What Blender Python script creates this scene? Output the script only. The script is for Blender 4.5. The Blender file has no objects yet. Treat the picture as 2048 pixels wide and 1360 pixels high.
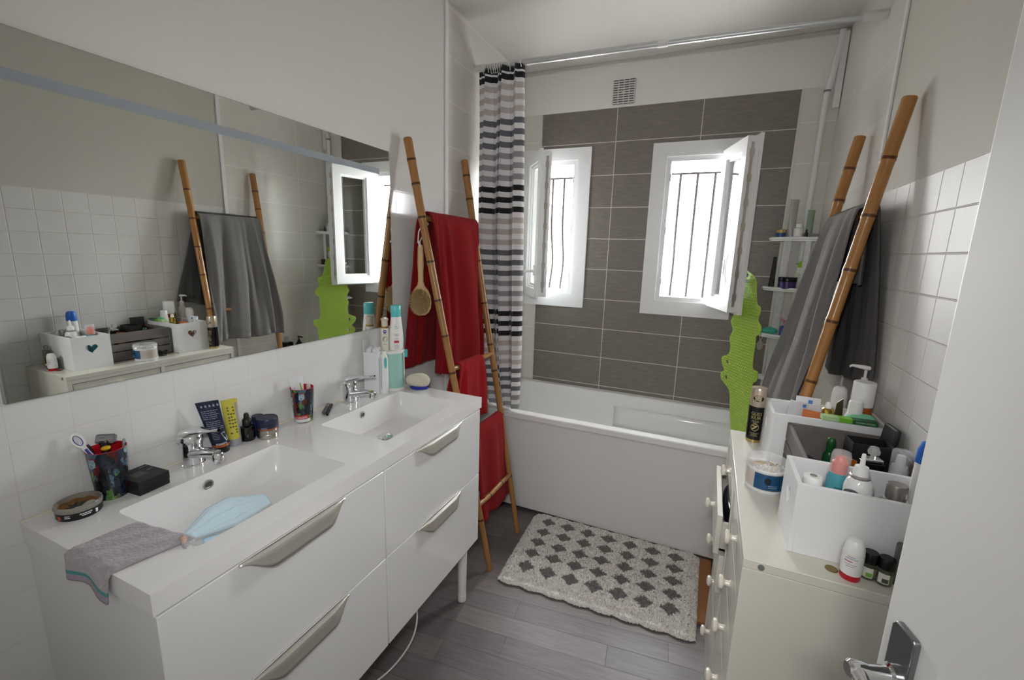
import bpy, bmesh, math, random
from mathutils import Matrix, Vector
random.seed(7)
PI=math.pi
SC=bpy.context.scene
COL=SC.collection
# ------------------------------------------------------------------ room numbers (metres)
WX=-0.012            # left wall plane
W=1.771              # right wall plane
D=2.592              # back wall plane
H=2.673              # ceiling
FY=-0.40             # front wall plane (with the doorway the picture is taken from)
CAM=(1.26,-0.3573,1.5188)
# ------------------------------------------------------------------ helpers
def lin(c):
    if isinstance(c,str):
        c=tuple(int(c[i:i+2],16) for i in (0,2,4))
    r=[]
    for v in c:
        v/=255.0
        r.append(v/12.92 if v<=.04045 else ((v+.055)/1.055)**2.4)
    return (r[0],r[1],r[2],1.0)
MATS={}
def nd(nt,t,**k):
    n=nt.nodes.new(t)
    for a,b in k.items(): setattr(n,a,b)
    return n
def M(key,col='cccccc',rough=.5,metal=0.,trans=0.,noise=None,bump=None,sheen=0.,ior=1.45,coat=0.,alpha=1.,spec=None,stretch=None):
    if key in MATS: return MATS[key]
    m=bpy.data.materials.new(key); m.use_nodes=True
    nt=m.node_tree; b=nt.nodes['Principled BSDF']
    c=lin(col)
    b.inputs['Base Color'].default_value=c
    b.inputs['Roughness'].default_value=rough
    b.inputs['Metallic'].default_value=metal
    b.inputs['Transmission Weight'].default_value=trans
    b.inputs['IOR'].default_value=ior
    b.inputs['Sheen Weight'].default_value=sheen
    b.inputs['Coat Weight'].default_value=coat
    b.inputs['Alpha'].default_value=alpha
    if spec is not None: b.inputs['Specular IOR Level'].default_value=spec
    tc=nd(nt,'ShaderNodeTexCoord')
    vec=tc.outputs['Object']
    if stretch:
        mp=nd(nt,'ShaderNodeMapping'); mp.inputs['Scale'].default_value=stretch
        nt.links.new(vec,mp.inputs['Vector']); vec=mp.outputs['Vector']
    sc,amt=noise or (14.,.04)
    n=nd(nt,'ShaderNodeTexNoise'); n.inputs['Scale'].default_value=sc; n.inputs['Detail'].default_value=4
    nt.links.new(vec,n.inputs['Vector'])
    mx=nd(nt,'ShaderNodeMix'); mx.data_type='RGBA'
    mx.inputs[6].default_value=tuple(v*(1-amt) for v in c[:3])+(1,)
    mx.inputs[7].default_value=tuple(min(1,v*(1+amt)) for v in c[:3])+(1,)
    nt.links.new(n.outputs['Fac'],mx.inputs[0]); nt.links.new(mx.outputs[2],b.inputs['Base Color'])
    if bump:
        n2=nd(nt,'ShaderNodeTexNoise'); n2.inputs['Scale'].default_value=bump[0]; n2.inputs['Detail'].default_value=3
        nt.links.new(vec,n2.inputs['Vector'])
        bp=nd(nt,'ShaderNodeBump'); bp.inputs['Strength'].default_value=bump[1]; bp.inputs['Distance'].default_value=.004
        nt.links.new(n2.outputs['Fac'],bp.inputs['Height']); nt.links.new(bp.outputs['Normal'],b.inputs['Normal'])
    MATS[key]=m
    return m
def brick(key,axes,c1,c2,mort,bw,rh,ms,u0,v0,rough=.25,bump=.4,offset=0.,noise=(6,.08),rot=0,bnoise=None,smooth=.1,dist=.003,spec=.5):
    m=bpy.data.materials.new(key); m.use_nodes=True
    nt=m.node_tree; b=nt.nodes['Principled BSDF']; b.inputs['Roughness'].default_value=rough; b.inputs['Specular IOR Level'].default_value=spec
    tc=nd(nt,'ShaderNodeTexCoord'); sp=nd(nt,'ShaderNodeSeparateXYZ'); nt.links.new(tc.outputs['Object'],sp.inputs[0])
    cb=nd(nt,'ShaderNodeCombineXYZ')
    for i,(a,o) in enumerate(zip(axes,(u0,v0))):
        s=nd(nt,'ShaderNodeMath',operation='SUBTRACT'); s.inputs[1].default_value=o
        nt.links.new(sp.outputs['XYZ'.index(a)],s.inputs[0]); nt.links.new(s.outputs[0],cb.inputs[i])
    vec=cb.outputs[0]
    if rot:
        mp=nd(nt,'ShaderNodeMapping'); mp.inputs['Rotation'].default_value=(0,0,rot); nt.links.new(vec,mp.inputs[0]); vec=mp.outputs[0]
    # lift to positive cells
    ad=nd(nt,'ShaderNodeVectorMath',operation='ADD'); ad.inputs[1].default_value=(bw*40,rh*40,0); nt.links.new(vec,ad.inputs[0]); vec=ad.outputs[0]
    br=nd(nt,'ShaderNodeTexBrick'); br.offset=offset; br.squash=1.0
    br.inputs['Scale'].default_value=1; br.inputs['Brick Width'].default_value=bw; br.inputs['Row Height'].default_value=rh
    br.inputs['Mortar Size'].default_value=ms; br.inputs['Mortar Smooth'].default_value=smooth; br.inputs['Bias'].default_value=0
    br.inputs['Color1'].default_value=lin(c1); br.inputs['Color2'].default_value=lin(c2); br.inputs['Mortar'].default_value=lin(mort)
    nt.links.new(vec,br.inputs['Vector'])
    n=nd(nt,'ShaderNodeTexNoise'); n.inputs['Scale'].default_value=noise[0]; n.inputs['Detail'].default_value=6
    nsrc=tc.outputs['Object']
    if bnoise:
        mp2=nd(nt,'ShaderNodeMapping'); mp2.inputs['Scale'].default_value=bnoise; nt.links.new(vec,mp2.inputs[0]); nsrc=mp2.outputs[0]
    nt.links.new(nsrc,n.inputs['Vector'])
    mr=nd(nt,'ShaderNodeMapRange'); mr.inputs['From Min'].default_value=.25; mr.inputs['From Max'].default_value=.75
    mr.inputs['To Min'].default_value=1-noise[1]; mr.inputs['To Max'].default_value=1+noise[1]
    nt.links.new(n.outputs['Fac'],mr.inputs['Value'])
    mul=nd(nt,'ShaderNodeVectorMath',operation='SCALE'); nt.links.new(br.outputs['Color'],mul.inputs[0]); nt.links.new(mr.outputs[0],mul.inputs['Scale'])
    nt.links.new(mul.outputs[0],b.inputs['Base Color'])
    inv=nd(nt,'ShaderNodeMath',operation='SUBTRACT'); inv.inputs[0].default_value=1; nt.links.new(br.outputs['Fac'],inv.inputs[1])
    rg=nd(nt,'ShaderNodeMapRange'); rg.inputs['To Min'].default_value=rough; rg.inputs['To Max'].default_value=.85; nt.links.new(br.outputs['Fac'],rg.inputs['Value']); nt.links.new(rg.outputs[0],b.inputs['Roughness'])
    bp=nd(nt,'ShaderNodeBump'); bp.inputs['Strength'].default_value=bump; bp.inputs['Distance'].default_value=dist
    nt.links.new(inv.outputs[0],bp.inputs['Height']); nt.links.new(bp.outputs['Normal'],b.inputs['Normal'])
    MATS[key]=m
    return m

class MB:
    """collects shapes; one MB becomes one mesh"""
    def __init__(s): s.v=[]; s.f=[]; s.m=[]; s.X=Matrix.Identity(4)
    def add(s,vs,fs,mi=0):
        o=len(s.v); X=s.X
        s.v+= [tuple(X@Vector(p)) for p in vs]
        s.f+= [tuple(i+o for i in f) for f in fs]
        s.m+= [mi]*len(fs); return s
    def box(s,a,b,mi=0):
        x0,y0,z0=a; x1,y1,z1=b
        return s.add([(x0,y0,z0),(x1,y0,z0),(x1,y1,z0),(x0,y1,z0),(x0,y0,z1),(x1,y0,z1),(x1,y1,z1),(x0,y1,z1)],
            [(0,3,2,1),(4,5,6,7),(0,1,5,4),(1,2,6,5),(2,3,7,6),(3,0,4,7)],mi)
    def lathe(s,prof,n=28,c=(0,0,0),sx=1,sy=1,mi=0,cap=True,mis=None):
        vs=[];fs=[];k=len(prof); o=len(s.v)
        for r,z in prof:
            for i in range(n):
                a=2*PI*i/n; vs.append((c[0]+r*sx*math.cos(a),c[1]+r*sy*math.sin(a),c[2]+z))
        ms=[]
        for j in range(k-1):
            for i in range(n):
                i2=(i+1)%n; fs.append((j*n+i,j*n+i2,(j+1)*n+i2,(j+1)*n+i)); ms.append(mis[j] if mis else mi)
        if cap:
            if prof[0][0]>1e-6: fs.append(tuple(range(n))[::-1]); ms.append(mis[0] if mis else mi)
            if prof[-1][0]>1e-6: fs.append(tuple((k-1)*n+i for i in range(n))); ms.append(mis[-1] if mis else mi)
        s.add(vs,fs); s.m[-len(fs):]=ms
        return s
    def tube(s,path,r,n=10,mi=0,cap=True,mis=None,flat=None):
        P=[Vector(p) for p in path]; k=len(P)
        rs=r if isinstance(r,(list,tuple)) else [r]*k
        vs=[];fs=[];ms=[]
        t=(P[1]-P[0]).normalized()
        up=Vector((0,0,1)) if abs(t.z)<.9 else Vector((1,0,0))
        u=t.cross(up).normalized()
        for j in range(k):
            t=((P[min(j+1,k-1)]-P[max(j-1,0)])).normalized()
            u=(u-t*u.dot(t)); u=u.normalized() if u.length>1e-6 else t.orthogonal().normalized()
            w=t.cross(u)
            for i in range(n):
                a=2*PI*i/n
                q=P[j]+(u*math.cos(a)+w*math.sin(a)*(flat or 1))*rs[j]
                vs.append(tuple(q))
        for j in range(k-1):
            for i in range(n):
                i2=(i+1)%n; fs.append((j*n+i,j*n+i2,(j+1)*n+i2,(j+1)*n+i)); ms.append(mis[j] if mis else mi)
        if cap: fs+=[tuple(range(n))[::-1],tuple((k-1)*n+i for i in range(n))]; ms+=[mis[0] if mis else mi,mis[-1] if mis else mi]
        s.add(vs,fs); s.m[-len(fs):]=ms
        return s
    def grid(s,fn,nu,nv,mf=None,closeu=False):
        vs=[tuple(fn(i/nu,j/nv)) for j in range(nv+1) for i in range(nu+1)]
        fs=[];ms=[]
        for j in range(nv):
            for i in range(nu):
                a=j*(nu+1)+i; fs.append((a,a+1,a+nu+2,a+nu+1)); ms.append(mf(i,j) if mf else 0)
        s.add(vs,fs); s.m[-len(fs):]=ms
        return s
    def prism(s,pts,z0,z1,mi=0):
        n=len(pts); vs=[(p[0],p[1],z0) for p in pts]+[(p[0],p[1],z1) for p in pts]
        fs=[tuple(range(n))[::-1],tuple(range(n,2*n))]+[(i,(i+1)%n,n+(i+1)%n,n+i) for i in range(n)]
        return s.add(vs,fs,mi)
    def sphere(s,c,r,n=14,k=8,sc=(1,1,1),mi=0,half=False):
        prof=[]
        for j in range(k+1):
            a=-PI/2+PI*j/k if not half else PI/2*j/k
            prof.append((max(1e-5,r*math.cos(a)),r*math.sin(a)*sc[2]))
        return s.lathe(prof,n,c,sc[0],sc[1],mi,cap=half)
    def holes(s,outer,inners,z0,z1,mi=0,X=None):
        cu=bpy.data.curves.new('tmp','CURVE'); cu.dimensions='2D'; cu.fill_mode='BOTH'; cu.extrude=(z1-z0)/2
        for pl in [outer]+inners:
            sp=cu.splines.new('POLY'); sp.points.add(len(pl)-1)
            for p,q in zip(sp.points,pl): p.co=(q[0],q[1],0,1)
            sp.use_cyclic_u=True
        ob=bpy.data.objects.new('tmp',cu); me=ob.to_mesh()
        X=X or Matrix.Identity(4)
        vs=[tuple(X@Vector((v.co.x,v.co.y,v.co.z+(z0+z1)/2))) for v in me.vertices]
        fs=[tuple(p.vertices) for p in me.polygons]
        ob.to_mesh_clear(); bpy.data.objects.remove(ob); bpy.data.curves.remove(cu)
        return s.add(vs,fs,mi)
    def text(s,body,size,fn,mi=0,align='CENTER',sx=1.,depth=0):
        cu=bpy.data.curves.new('tmp','FONT'); cu.body=body; cu.size=size; cu.align_x=align; cu.align_y='CENTER'; cu.resolution_u=2
        ob=bpy.data.objects.new('tmp',cu); me=ob.to_mesh()
        vs=[tuple(fn(v.co.x*sx,v.co.y)) for v in me.vertices]; fs=[tuple(p.vertices) for p in me.polygons]
        ob.to_mesh_clear(); bpy.data.objects.remove(ob); bpy.data.curves.remove(cu)
        return s.add(vs,fs,mi)
def cyl_fn(R,a0,z0,c=(0,0),eps=.0006,taper=0,dirn=1):
    def f(x,y):
        r=R+taper*y+eps; a=a0+dirn*x/max(R,1e-4)
        return (c[0]+r*math.cos(a),c[1]+r*math.sin(a),z0+y)
    return f
def patch(mb,R,a0,w,z0,z1,n=10,taper=0,mi=0,eps=.0004,c=(0,0)):
    f=cyl_fn(R,a0,z0,c,eps,taper)
    return mb.grid(lambda u,v:f((u-.5)*w,v*(z1-z0)),n,2,lambda i,j:mi)
def mk(name,mb,mats,parent=None,smooth=True,bevel=0,seg=2,solid=0,sub=0,world=True,wn=False):
    me=bpy.data.meshes.new(name)
    me.from_pydata(mb.v,[],mb.f)
    mats=mats if isinstance(mats,(list,tuple)) else [mats]
    for m in mats: me.materials.append(m)
    if len(mats)>1: me.polygons.foreach_set('material_index',mb.m)
    bm=bmesh.new(); bm.from_mesh(me); bmesh.ops.recalc_face_normals(bm,faces=bm.faces); bm.to_mesh(me); bm.free()
    if smooth:
        me.polygons.foreach_set('use_smooth',[True]*len(me.polygons))
        try: me.set_sharp_from_angle(angle=math.radians(38))
        except Exception: pass
    o=bpy.data.objects.new(name,me); COL.objects.link(o)
    if parent is not None:
        o.parent=parent
        if world:
            mw=Matrix.Identity(4); q=parent
            while q is not None: mw=q.matrix_basis@mw; q=q.parent
            me.transform(mw.inverted())
    if solid:
        md=o.modifiers.new('thickness','SOLIDIFY'); md.thickness=solid; md.offset=0
    if bevel:
        md=o.modifiers.new('bevel','BEVEL'); md.width=bevel; md.segments=seg; md.limit_method='ANGLE'; md.angle_limit=math.radians(40)
        md.harden_normals=False
    if sub:
        md=o.modifiers.new('sub','SUBSURF'); md.levels=sub; md.render_levels=sub
    return o
def tag(o,label,cat,group=None,kind=None):
    if label: o['label']=label
    if cat: o['category']=cat
    if group: o['group']=group
    if kind: o['kind']=kind
    return o
def thing(name,label,cat,loc,rotz=0,group=None,kind=None,rx=0,ry=0):
    o=bpy.data.objects.new(name,None); o.empty_display_size=.02; COL.objects.link(o)
    o.location=loc; o.rotation_euler=(rx,ry,rotz)
    o.matrix_basis=Matrix.Translation(loc)@Matrix.Rotation(rotz,4,'Z')@Matrix.Rotation(ry,4,'Y')@Matrix.Rotation(rx,4,'X')
    return tag(o,label,cat,group,kind)
def P(parent,name,mb,mats,**k):
    return mk(name,mb,mats,parent,world=k.pop('world',False),**k)
def solo(name,label,cat,mb,mats,group=None,kind=None,**k):
    # one-mesh thing; origin moved to the middle of its base
    xs=[v[0] for v in mb.v]; ys=[v[1] for v in mb.v]; zs=[v[2] for v in mb.v]
    c=Vector(((min(xs)+max(xs))/2,(min(ys)+max(ys))/2,min(zs)))
    mb.v=[tuple(Vector(v)-c) for v in mb.v]
    o=mk(name,mb,mats,None,**k); o.location=c
    return tag(o,label,cat,group,kind)
def struct(name,mb,mats,parent=None,**k):
    o=mk(name,mb,mats,parent,**k)
    if parent is None: o['kind']='structure'
    return o
def copy_tree(o,loc,rotz=None):
    r=o.copy(); COL.objects.link(r); r.location=loc
    if rotz is not None: r.rotation_euler=(0,0,rotz)
    for ch in list(o.children):
        c=ch.copy(); COL.objects.link(c); c.parent=r
        for g in list(ch.children):
            d=g.copy(); COL.objects.link(d); d.parent=c
    return r
def face_cam(x,y): return math.atan2(CAM[1]-y,CAM[0]-x)
def lerp(a,b,t): return a+(b-a)*t
def interp(tab,t):
    """tab: list of (t, values...) rising in t"""
    if t<=tab[0][0]: return tab[0][1:]
    for a,b in zip(tab,tab[1:]):
        if t<=b[0]:
            k=(t-a[0])/(b[0]-a[0]); return tuple(lerp(p,q,k) for p,q in zip(a[1:],b[1:]))
    return tab[-1][1:]
# ------------------------------------------------------------------ materials
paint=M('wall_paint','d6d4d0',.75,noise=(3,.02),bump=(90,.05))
ceil_m=M('ceiling_paint','c9c6c2',.85,noise=(2,.02))
tileL=brick('small_white_tile_left','YZ','dbdbd9','d9d9d8','d1d0cd',.1045,.1095,.0016,.006,1.105,rough=.16,bump=.22,noise=(25,.012),smooth=.6)
tileR=brick('small_white_tile_right','YZ','cfcdca','cccac7','d2cfcb',.1055,.1055,.0027,1.063,1.759,rough=.5,spec=.32,bump=.8,noise=(25,.015),smooth=.6)
bigL=brick('large_pale_tile_side','YZ','dbd7d0','d7d3cc','eeece7',.62,.207,.0018,1.68,1.829,rough=.3,bump=.15,noise=(9,.03))
bigB=brick('large_pale_tile_back','XZ','dedad3','dad6cf','eeece7',.62,.207,.0018,1.70,1.829,rough=.3,bump=.15,noise=(9,.03))
dark=brick('dark_stone_tile','XZ','807972','79726b','d6d2cb',.4895,.197,.0021,.632,2.4123,rough=.42,bump=.25,noise=(5,.16),bnoise=(3,16,1))
floor_m=brick('grey_vinyl_plank','XY','746c6b','5e5858','4e4949',.62,.098,.0009,.66,1.05,rough=.42,bump=.08,offset=.37,noise=(4,.22),rot=math.radians(-6),bnoise=(2.2,26,1))
white_pl=M('white_plastic','e8e8e6',.35,noise=(8,.01))
white_gl=M('white_gloss_lacquer','e4e4e4',.12,coat=.4,noise=(3,.008))
solid_s=M('white_solid_surface','e6e5e4',.14,coat=.3,noise=(5,.008))
ceramic=M('white_acrylic_bath','e4e4e3',.1,coat=.5,noise=(4,.008))
pvc=M('white_pvc','e6e7e8',.28,noise=(6,.01))
chrome=M('chrome','e2e3e5',.06,metal=1,noise=(20,.01))
brushed=M('brushed_steel','c9c6c0',.38,metal=1,noise=(60,.06),stretch=(1,.05,1))
darkmet=M('dark_metal','3a3b3d',.35,metal=.7)
black_pl=M('black_plastic','16161a',.28)
black_mat=M('black_matte','1c1b1c',.55)
cream=M('cream_lacquer','d0cdc3',.3,noise=(6,.02))
cream_knob=M('cream_porcelain','e6e1d6',.12,coat=.6)
offwhite=M('white_painted_mdf','e0e1e2',.45,noise=(9,.015),bump=(120,.04))
greywood=M('grey_washed_wood','6d6662',.7,noise=(30,.22),bump=(80,.2),stretch=(1,.15,1))
wood=M('orange_brown_wood','9c6a3f',.5,noise=(22,.2),stretch=(.8,.08,1))
glass=M('clear_glass','ffffff',.02,trans=1.,ior=1.45,noise=(4,.0))
clearpl=M('clear_plastic','f4f6f8',.12,trans=.92,ior=1.25,noise=(6,.01))
clear_thin=M('thin_clear_plastic','eef0f3',.12,alpha=.28,noise=(6,.01))
iron=M('black_wrought_iron','241f1d',.5,metal=.3)
rubber_green=M('lime_green_rubber','a2c04e',.38,noise=(12,.06))
teal=M('teal_plastic','5fc2c4',.32)
gold=M('gold_metal','c7a04a',.2,metal=1)
red_pl=M('red_plastic','b0161d',.3)
navy=M('navy_plastic','1d2540',.35)
# ------------------------------------------------------------------ ROOM
T=.12
mb=MB(); mb.box((WX-.3,FY-2.4,-.1),(W+1.2,D+.25,0)); struct('floor',mb,floor_m,smooth=False)
mb=MB(); mb.box((WX-.3,FY-2.4,H),(W+1.2,D+.25,H+.1)); struct('ceiling',mb,ceil_m,smooth=False)
def side_wall(name,x,sgn,zt,ys,tile,paint):
    mb=MB()
    ya,yb=FY-T,D
    xo=x+sgn*T
    def q(y0,y1,z0,z1,mi): mb.add([(x,y0,z0),(x,y1,z0),(x,y1,z1),(x,y0,z1)],[(0,1,2,3)],mi)
    q(ya,ys,0,zt,1); q(ya,ys,zt,H,0); q(ys,yb,0,H,2)
    a,b=(x,xo)
    mb.add([(xo,ya,0),(xo,yb,0),(xo,yb,H),(xo,ya,H)],[(0,1,2,3)],0)
    mb.add([(a,ya,0),(b,ya,0),(b,ya,H),(a,ya,H)],[(0,1,2,3)],0)
    mb.add([(a,yb,0),(b,yb,0),(b,yb,H),(a,yb,H)],[(0,1,2,3)],0)
    mb.add([(a,ya,0),(b,ya,0),(b,yb,0),(a,yb,0)],[(0,1,2,3)],0)
    mb.add([(a,ya,H),(b,ya,H),(b,yb,H),(a,yb,H)],[(0,1,2,3)],0)
    struct(name,mb,[paint,tile,bigL],smooth=False)
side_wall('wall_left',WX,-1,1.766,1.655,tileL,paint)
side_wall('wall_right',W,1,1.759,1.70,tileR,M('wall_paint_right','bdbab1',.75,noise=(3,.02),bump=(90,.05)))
# vertical white trims where the small tiles meet the large ones
for nm,x,y,z0,sg in (('trim_1',WX,1.655,0,1),('trim_2',W,1.70,0,-1)):
    mb=MB(); mb.box((min(x,x+sg*.008),y-.012,z0),(max(x,x+sg*.008),y+.012,H)); struct(nm,mb,pvc,bevel=.002)
# back wall with two window openings
w1=(.075,.402,1.253,2.119); w2=(.948,1.300,1.250,2.108)
xs=sorted([WX-T,.137,w1[0],w1[1],w2[0],w2[1],1.602,W+T]); zs=sorted([0,.2,w1[2],w2[2],w1[3],w2[3],2.4123,H])
mb=MB()
def hole(xm,zm):
    return any(a<xm<b and c<zm<d for a,b,c,d in (w1,w2))
for i in range(len(xs)-1):
    for j in range(len(zs)-1):
        x0,x1,z0,z1=xs[i],xs[i+1],zs[j],zs[j+1]
        xm,zm=(x0+x1)/2,(z0+z1)/2
        if hole(xm,zm): continue
        mi=0 if zm>2.4123 else (1 if .137<xm<1.602 else 2)
        mb.add([(x0,D,z0),(x1,D,z0),(x1,D,z1),(x0,D,z1)],[(0,1,2,3)],mi)
        mb.add([(x0,D+.24,z0),(x1,D+.24,z0),(x1,D+.24,z1),(x0,D+.24,z1)],[(0,1,2,3)],0)
for a,b,c,d in (w1,w2):
    y0,y1=D,D+.24
    mb.add([(a,y0,c),(a,y1,c),(a,y1,d),(a,y0,d)],[(0,1,2,3)],3); mb.add([(b,y0,c),(b,y1,c),(b,y1,d),(b,y0,d)],[(0,1,2,3)],3)
    mb.add([(a,y0,c),(b,y0,c),(b,y1,c),(a,y1,c)],[(0,1,2,3)],3); mb.add([(a,y0,d),(b,y0,d),(b,y1,d),(a,y1,d)],[(0,1,2,3)],3)
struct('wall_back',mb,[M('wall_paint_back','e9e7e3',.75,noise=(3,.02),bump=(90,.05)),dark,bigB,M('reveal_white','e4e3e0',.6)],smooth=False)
# edge strips beside the dark panel
for nm,x in (('trim_3',.137),('trim_4',1.602)):
    mb=MB(); mb.box((x-.006,D-.006,.617),(x+.006,D,2.4123)); struct(nm,mb,M('pale_edge_strip','d9d6cf',.4),bevel=.001)
# plaster ledge line at the top of the back wall
mb=MB(); mb.box((WX,D-.012,H-.022),(W,D,H)); struct('trim_5',mb,ceil_m,bevel=.003)
# front wall with doorway
dx0,dx1=.90,1.72
mb=MB(); mb.box((WX-T,FY-T,0),(dx0,FY,H)); mb.box((dx1,FY-T,0),(W+T,FY,H)); mb.box((dx0,FY-T,2.08),(dx1,FY,H)); struct('wall_front',mb,paint,smooth=False)
# hallway behind the doorway
mb=MB(); mb.box((WX-.3,FY-2.4,0),(WX-.2,FY-T,H)); mb.box((W+1.1,FY-2.4,0),(W+1.2,FY-T,H)); mb.box((WX-.3,FY-2.5,0),(W+1.2,FY-2.4,H)); mb.box((W+T,FY-T,0),(W+1.2,FY-T+.02,H)); mb.box((WX-.3,FY-T,0),(WX-T,FY-T+.02,H))
struct('wall_hallway',mb,paint,smooth=False)
# door leaf, open into the room against the right wall
hx,hy=1.700,-.385; ex,ey=1.533,.35
ang=math.atan2(ey-hy,ex-hx); L=math.hypot(ex-hx,ey-hy)
door=bpy.data.objects.new('door_1',None); COL.objects.link(door); door.location=(hx,hy,0); door.rotation_euler=(0,0,ang)
door.matrix_basis=Matrix.Translation((hx,hy,0))@Matrix.Rotation(ang,4,'Z')
door['kind']='structure'; door['label']='white painted door standing open at the right edge'
mb=MB(); mb.box((0,-.04,.012),(L,0,2.04)); P(door,'door_leaf',mb,M('door_white_paint','ebecea',.38,noise=(4,.012),bump=(70,.04)),bevel=.003)
# the face the camera sees is local +y (towards -x of the room)
hz=.985; sx0,sx1=L-.068,L-.026
mb=MB(); mb.X=Matrix.Rotation(PI/2,4,'X'); mb.prism([(sx0,.80),(sx1,.80),(sx1,1.050),(sx1-.006,1.0575),(sx0+.004,1.0575),(sx0,1.053)],-.009,0)
hd=P(door,'door_handle',mb,M('dark_chrome','8f9094',.3,metal=1),bevel=.002)
lx=(sx0+sx1)/2
mb=MB(); mb.X=Matrix.Translation((lx,.009,hz))@Matrix.Rotation(-PI/2,4,'X'); mb.lathe([(.016,0),(.016,.004),(.0115,.007),(.0105,.030),(.0125,.036),(.0125,.050),(.009,.054)],28)
mb.X=Matrix.Identity(4); mb.tube([(lx+.006,.052,hz),(lx-.03,.054,hz),(lx-.09,.055,hz-.002),(lx-.118,.050,hz-.002)],[.0105,.0095,.0085,.007],14)
mk('lever',mb,chrome,hd,world=False)
# doorway casing
mb=MB(); mb.box((dx0-.07,FY,0),(dx0,FY+.014,2.15)); mb.box((dx1,FY,0),(W,FY+.014,2.15)); mb.box((dx0,FY,2.08),(dx1,FY+.014,2.15)); struct('trim_6',mb,pvc,bevel=.003)
# ------------------------------------------------------------------ WINDOWS
def window(name,out,inn,hinge_left,angle,label):
    root=bpy.data.objects.new(name,None); COL.objects.link(root); root.location=(inn[0],D,inn[2]); root['kind']='structure'; root['label']=label
    ox0,ox1,oz0,oz1=out; a,b,c,d=inn
    mb=MB()
    O=[(ox0,oz0),(ox1,oz0),(ox1,oz1),(ox0,oz1)]; I=[(a,c),(b,c),(b,d),(a,d)]
    X=Matrix(((1,0,0,0),(0,0,-1,D),(0,1,0,0),(0,0,0,1)))
    mb.holes(O,[I],0,.014,X=X); mk('casing',mb,pvc,root,bevel=.004)
    # mitre-free fixed frame
    mb=MB(); f=.028
    mb.holes([(a,c),(b,c),(b,d),(a,d)],[[(a+f,c+f),(b-f,c+f),(b-f,d-f),(a+f,d-f)]],-.058,.004,X=X); fr=mk('fixed_frame',mb,pvc,root,bevel=.003)
    mb=MB()
    for z in (c+.12,d-.12,(c+d)/2):
        x=b-f if hinge_left else a+f
        mb.box((x-.004,D-.006,z-.02),(x+.004,D+.012,z+.02))
    mk('strike_plate',mb,brushed,root)
    # sash built flat: u from hinge to free edge, n = thickness (towards the room when shut), z
    Lw=(b-a)-.012; z0,z1=c+.004-.012,d+.012
    hxp=a+.006 if hinge_left else b-.006
    th=math.radians(angle)
    du=Vector((math.cos(th) if hinge_left else -math.cos(th),-math.sin(th),0))
    nn=Vector((-math.sin(th) if hinge_left else math.sin(th),-math.cos(th),0))   # room-side normal
    XS=Matrix(((du.x,0,nn.x,hxp),(du.y,0,nn.y,D-.012),(0,1,0,0),(0,0,0,1)))  # (u,z,n)
    w=.062
    mb=MB(); mb.holes([(0,z0),(Lw,z0),(Lw,z1),(0,z1)],[[(w,z0+w),(Lw-w,z0+w),(Lw-w,z1-w),(w,z1-w)]],-.045,.012,X=XS)
    sash=mk('sash',mb,pvc,root,bevel=.004)
    mb=MB(); e=.012
    mb.holes([(-e,z0-e),(Lw+e,z0-e),(Lw+e,z1+e),(-e,z1+e)],[[(w-.012,z0+w-.012),(Lw-w+.012,z0+w-.012),(Lw-w+.012,z1-w+.012),(w-.012,z1-w+.012)]],.012,.026,X=XS)
    mk('sash_rebate',mb,pvc,sash,bevel=.005)
    mb=MB(); mb.holes([(w,z0+w),(Lw-w,z0+w),(Lw-w,z1-w),(w,z1-w)],[[(w+.014,z0+w+.014),(Lw-w-.014,z0+w+.014),(Lw-w-.014,z1-w-.014),(w+.014,z1-w-.014)]],-.03,.0,X=XS)
    mk('glazing_bead',mb,pvc,sash,bevel=.004)
    mb=MB(); mb.X=XS; mb.box((w-.004,z0+w-.004,-.022),(Lw-w+.004,z1-w+.004,-.010)); mk('pane',mb,M('window_glass','f6faf8',.03,trans=1,ior=1.15,noise=(3,0)),sash)
    mb=MB(); mb.X=XS
    mb.box((Lw-.0005,z0+.03,-.026),(Lw+.0012,z1-.03,-.012))
    for k in range(7):
        zz=lerp(z0+.08,z1-.08,k/6); mb.box((Lw,zz-.018,-.03),(Lw+.005,zz+.018,-.008))
    mk('lock_strip',mb,brushed,sash)
    mb=MB(); mb.X=XS; zc=z0+.165
    mb.box((Lw-.044,zc-.03,.024),(Lw-.018,zc+.035,.036))
    mb.tube([(Lw-.031,zc,.034),(Lw-.031,zc,.062),(Lw-.031-.02,zc,.072),(Lw-.14,zc-.012,.070)],[.009,.009,.0095,.008],12)
    mk('window_handle',mb,white_pl,sash,bevel=.002)
    mb=MB()
    for zz in (z0+.06,z1-.06): mb.lathe([(.008,-.035),(.008,.035)],12,(hxp,D-.006,zz))
    mk('hinge',mb,pvc,sash)
    return root
window('window_1',(WX+.002,.487,1.166,2.193),w1,True,54,'narrow white window half hidden by the striped curtain, sash open')
window('window_2',(.864,1.382,1.163,2.187),w2,False,108,'narrow white window with its sash swung open over the green mat')
def iron_grille(x0,x1,z0,z1,label,bars):
    t=thing('window_grille',label,'window grille',((x0+x1)/2,D+.16,z0),group=None)
    mb=MB()
    mb.box((x0-.02,D+.153,z1-.006),(x1+.02,D+.167,z1+.006)); mk('top_rail',mb,iron,t,smooth=False)
    for x in bars:
        path=[]
        for k in range(25):
            u=k/24; z=lerp(z1,z0,u)
            bl=.062*math.exp(-((u-.73)/.2)**2)
            path.append((x,D+.16+bl,z))
        mb=MB(); mb.tube(path,.0088,8); mk('bar',mb,iron,t)
    return t
iron_grille(w1[0]-.05,w1[1]+.01,1.2535,2.035,'black iron bars with bellied feet outside the narrow window behind the curtain',(.10,.18,.262,.345))
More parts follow.
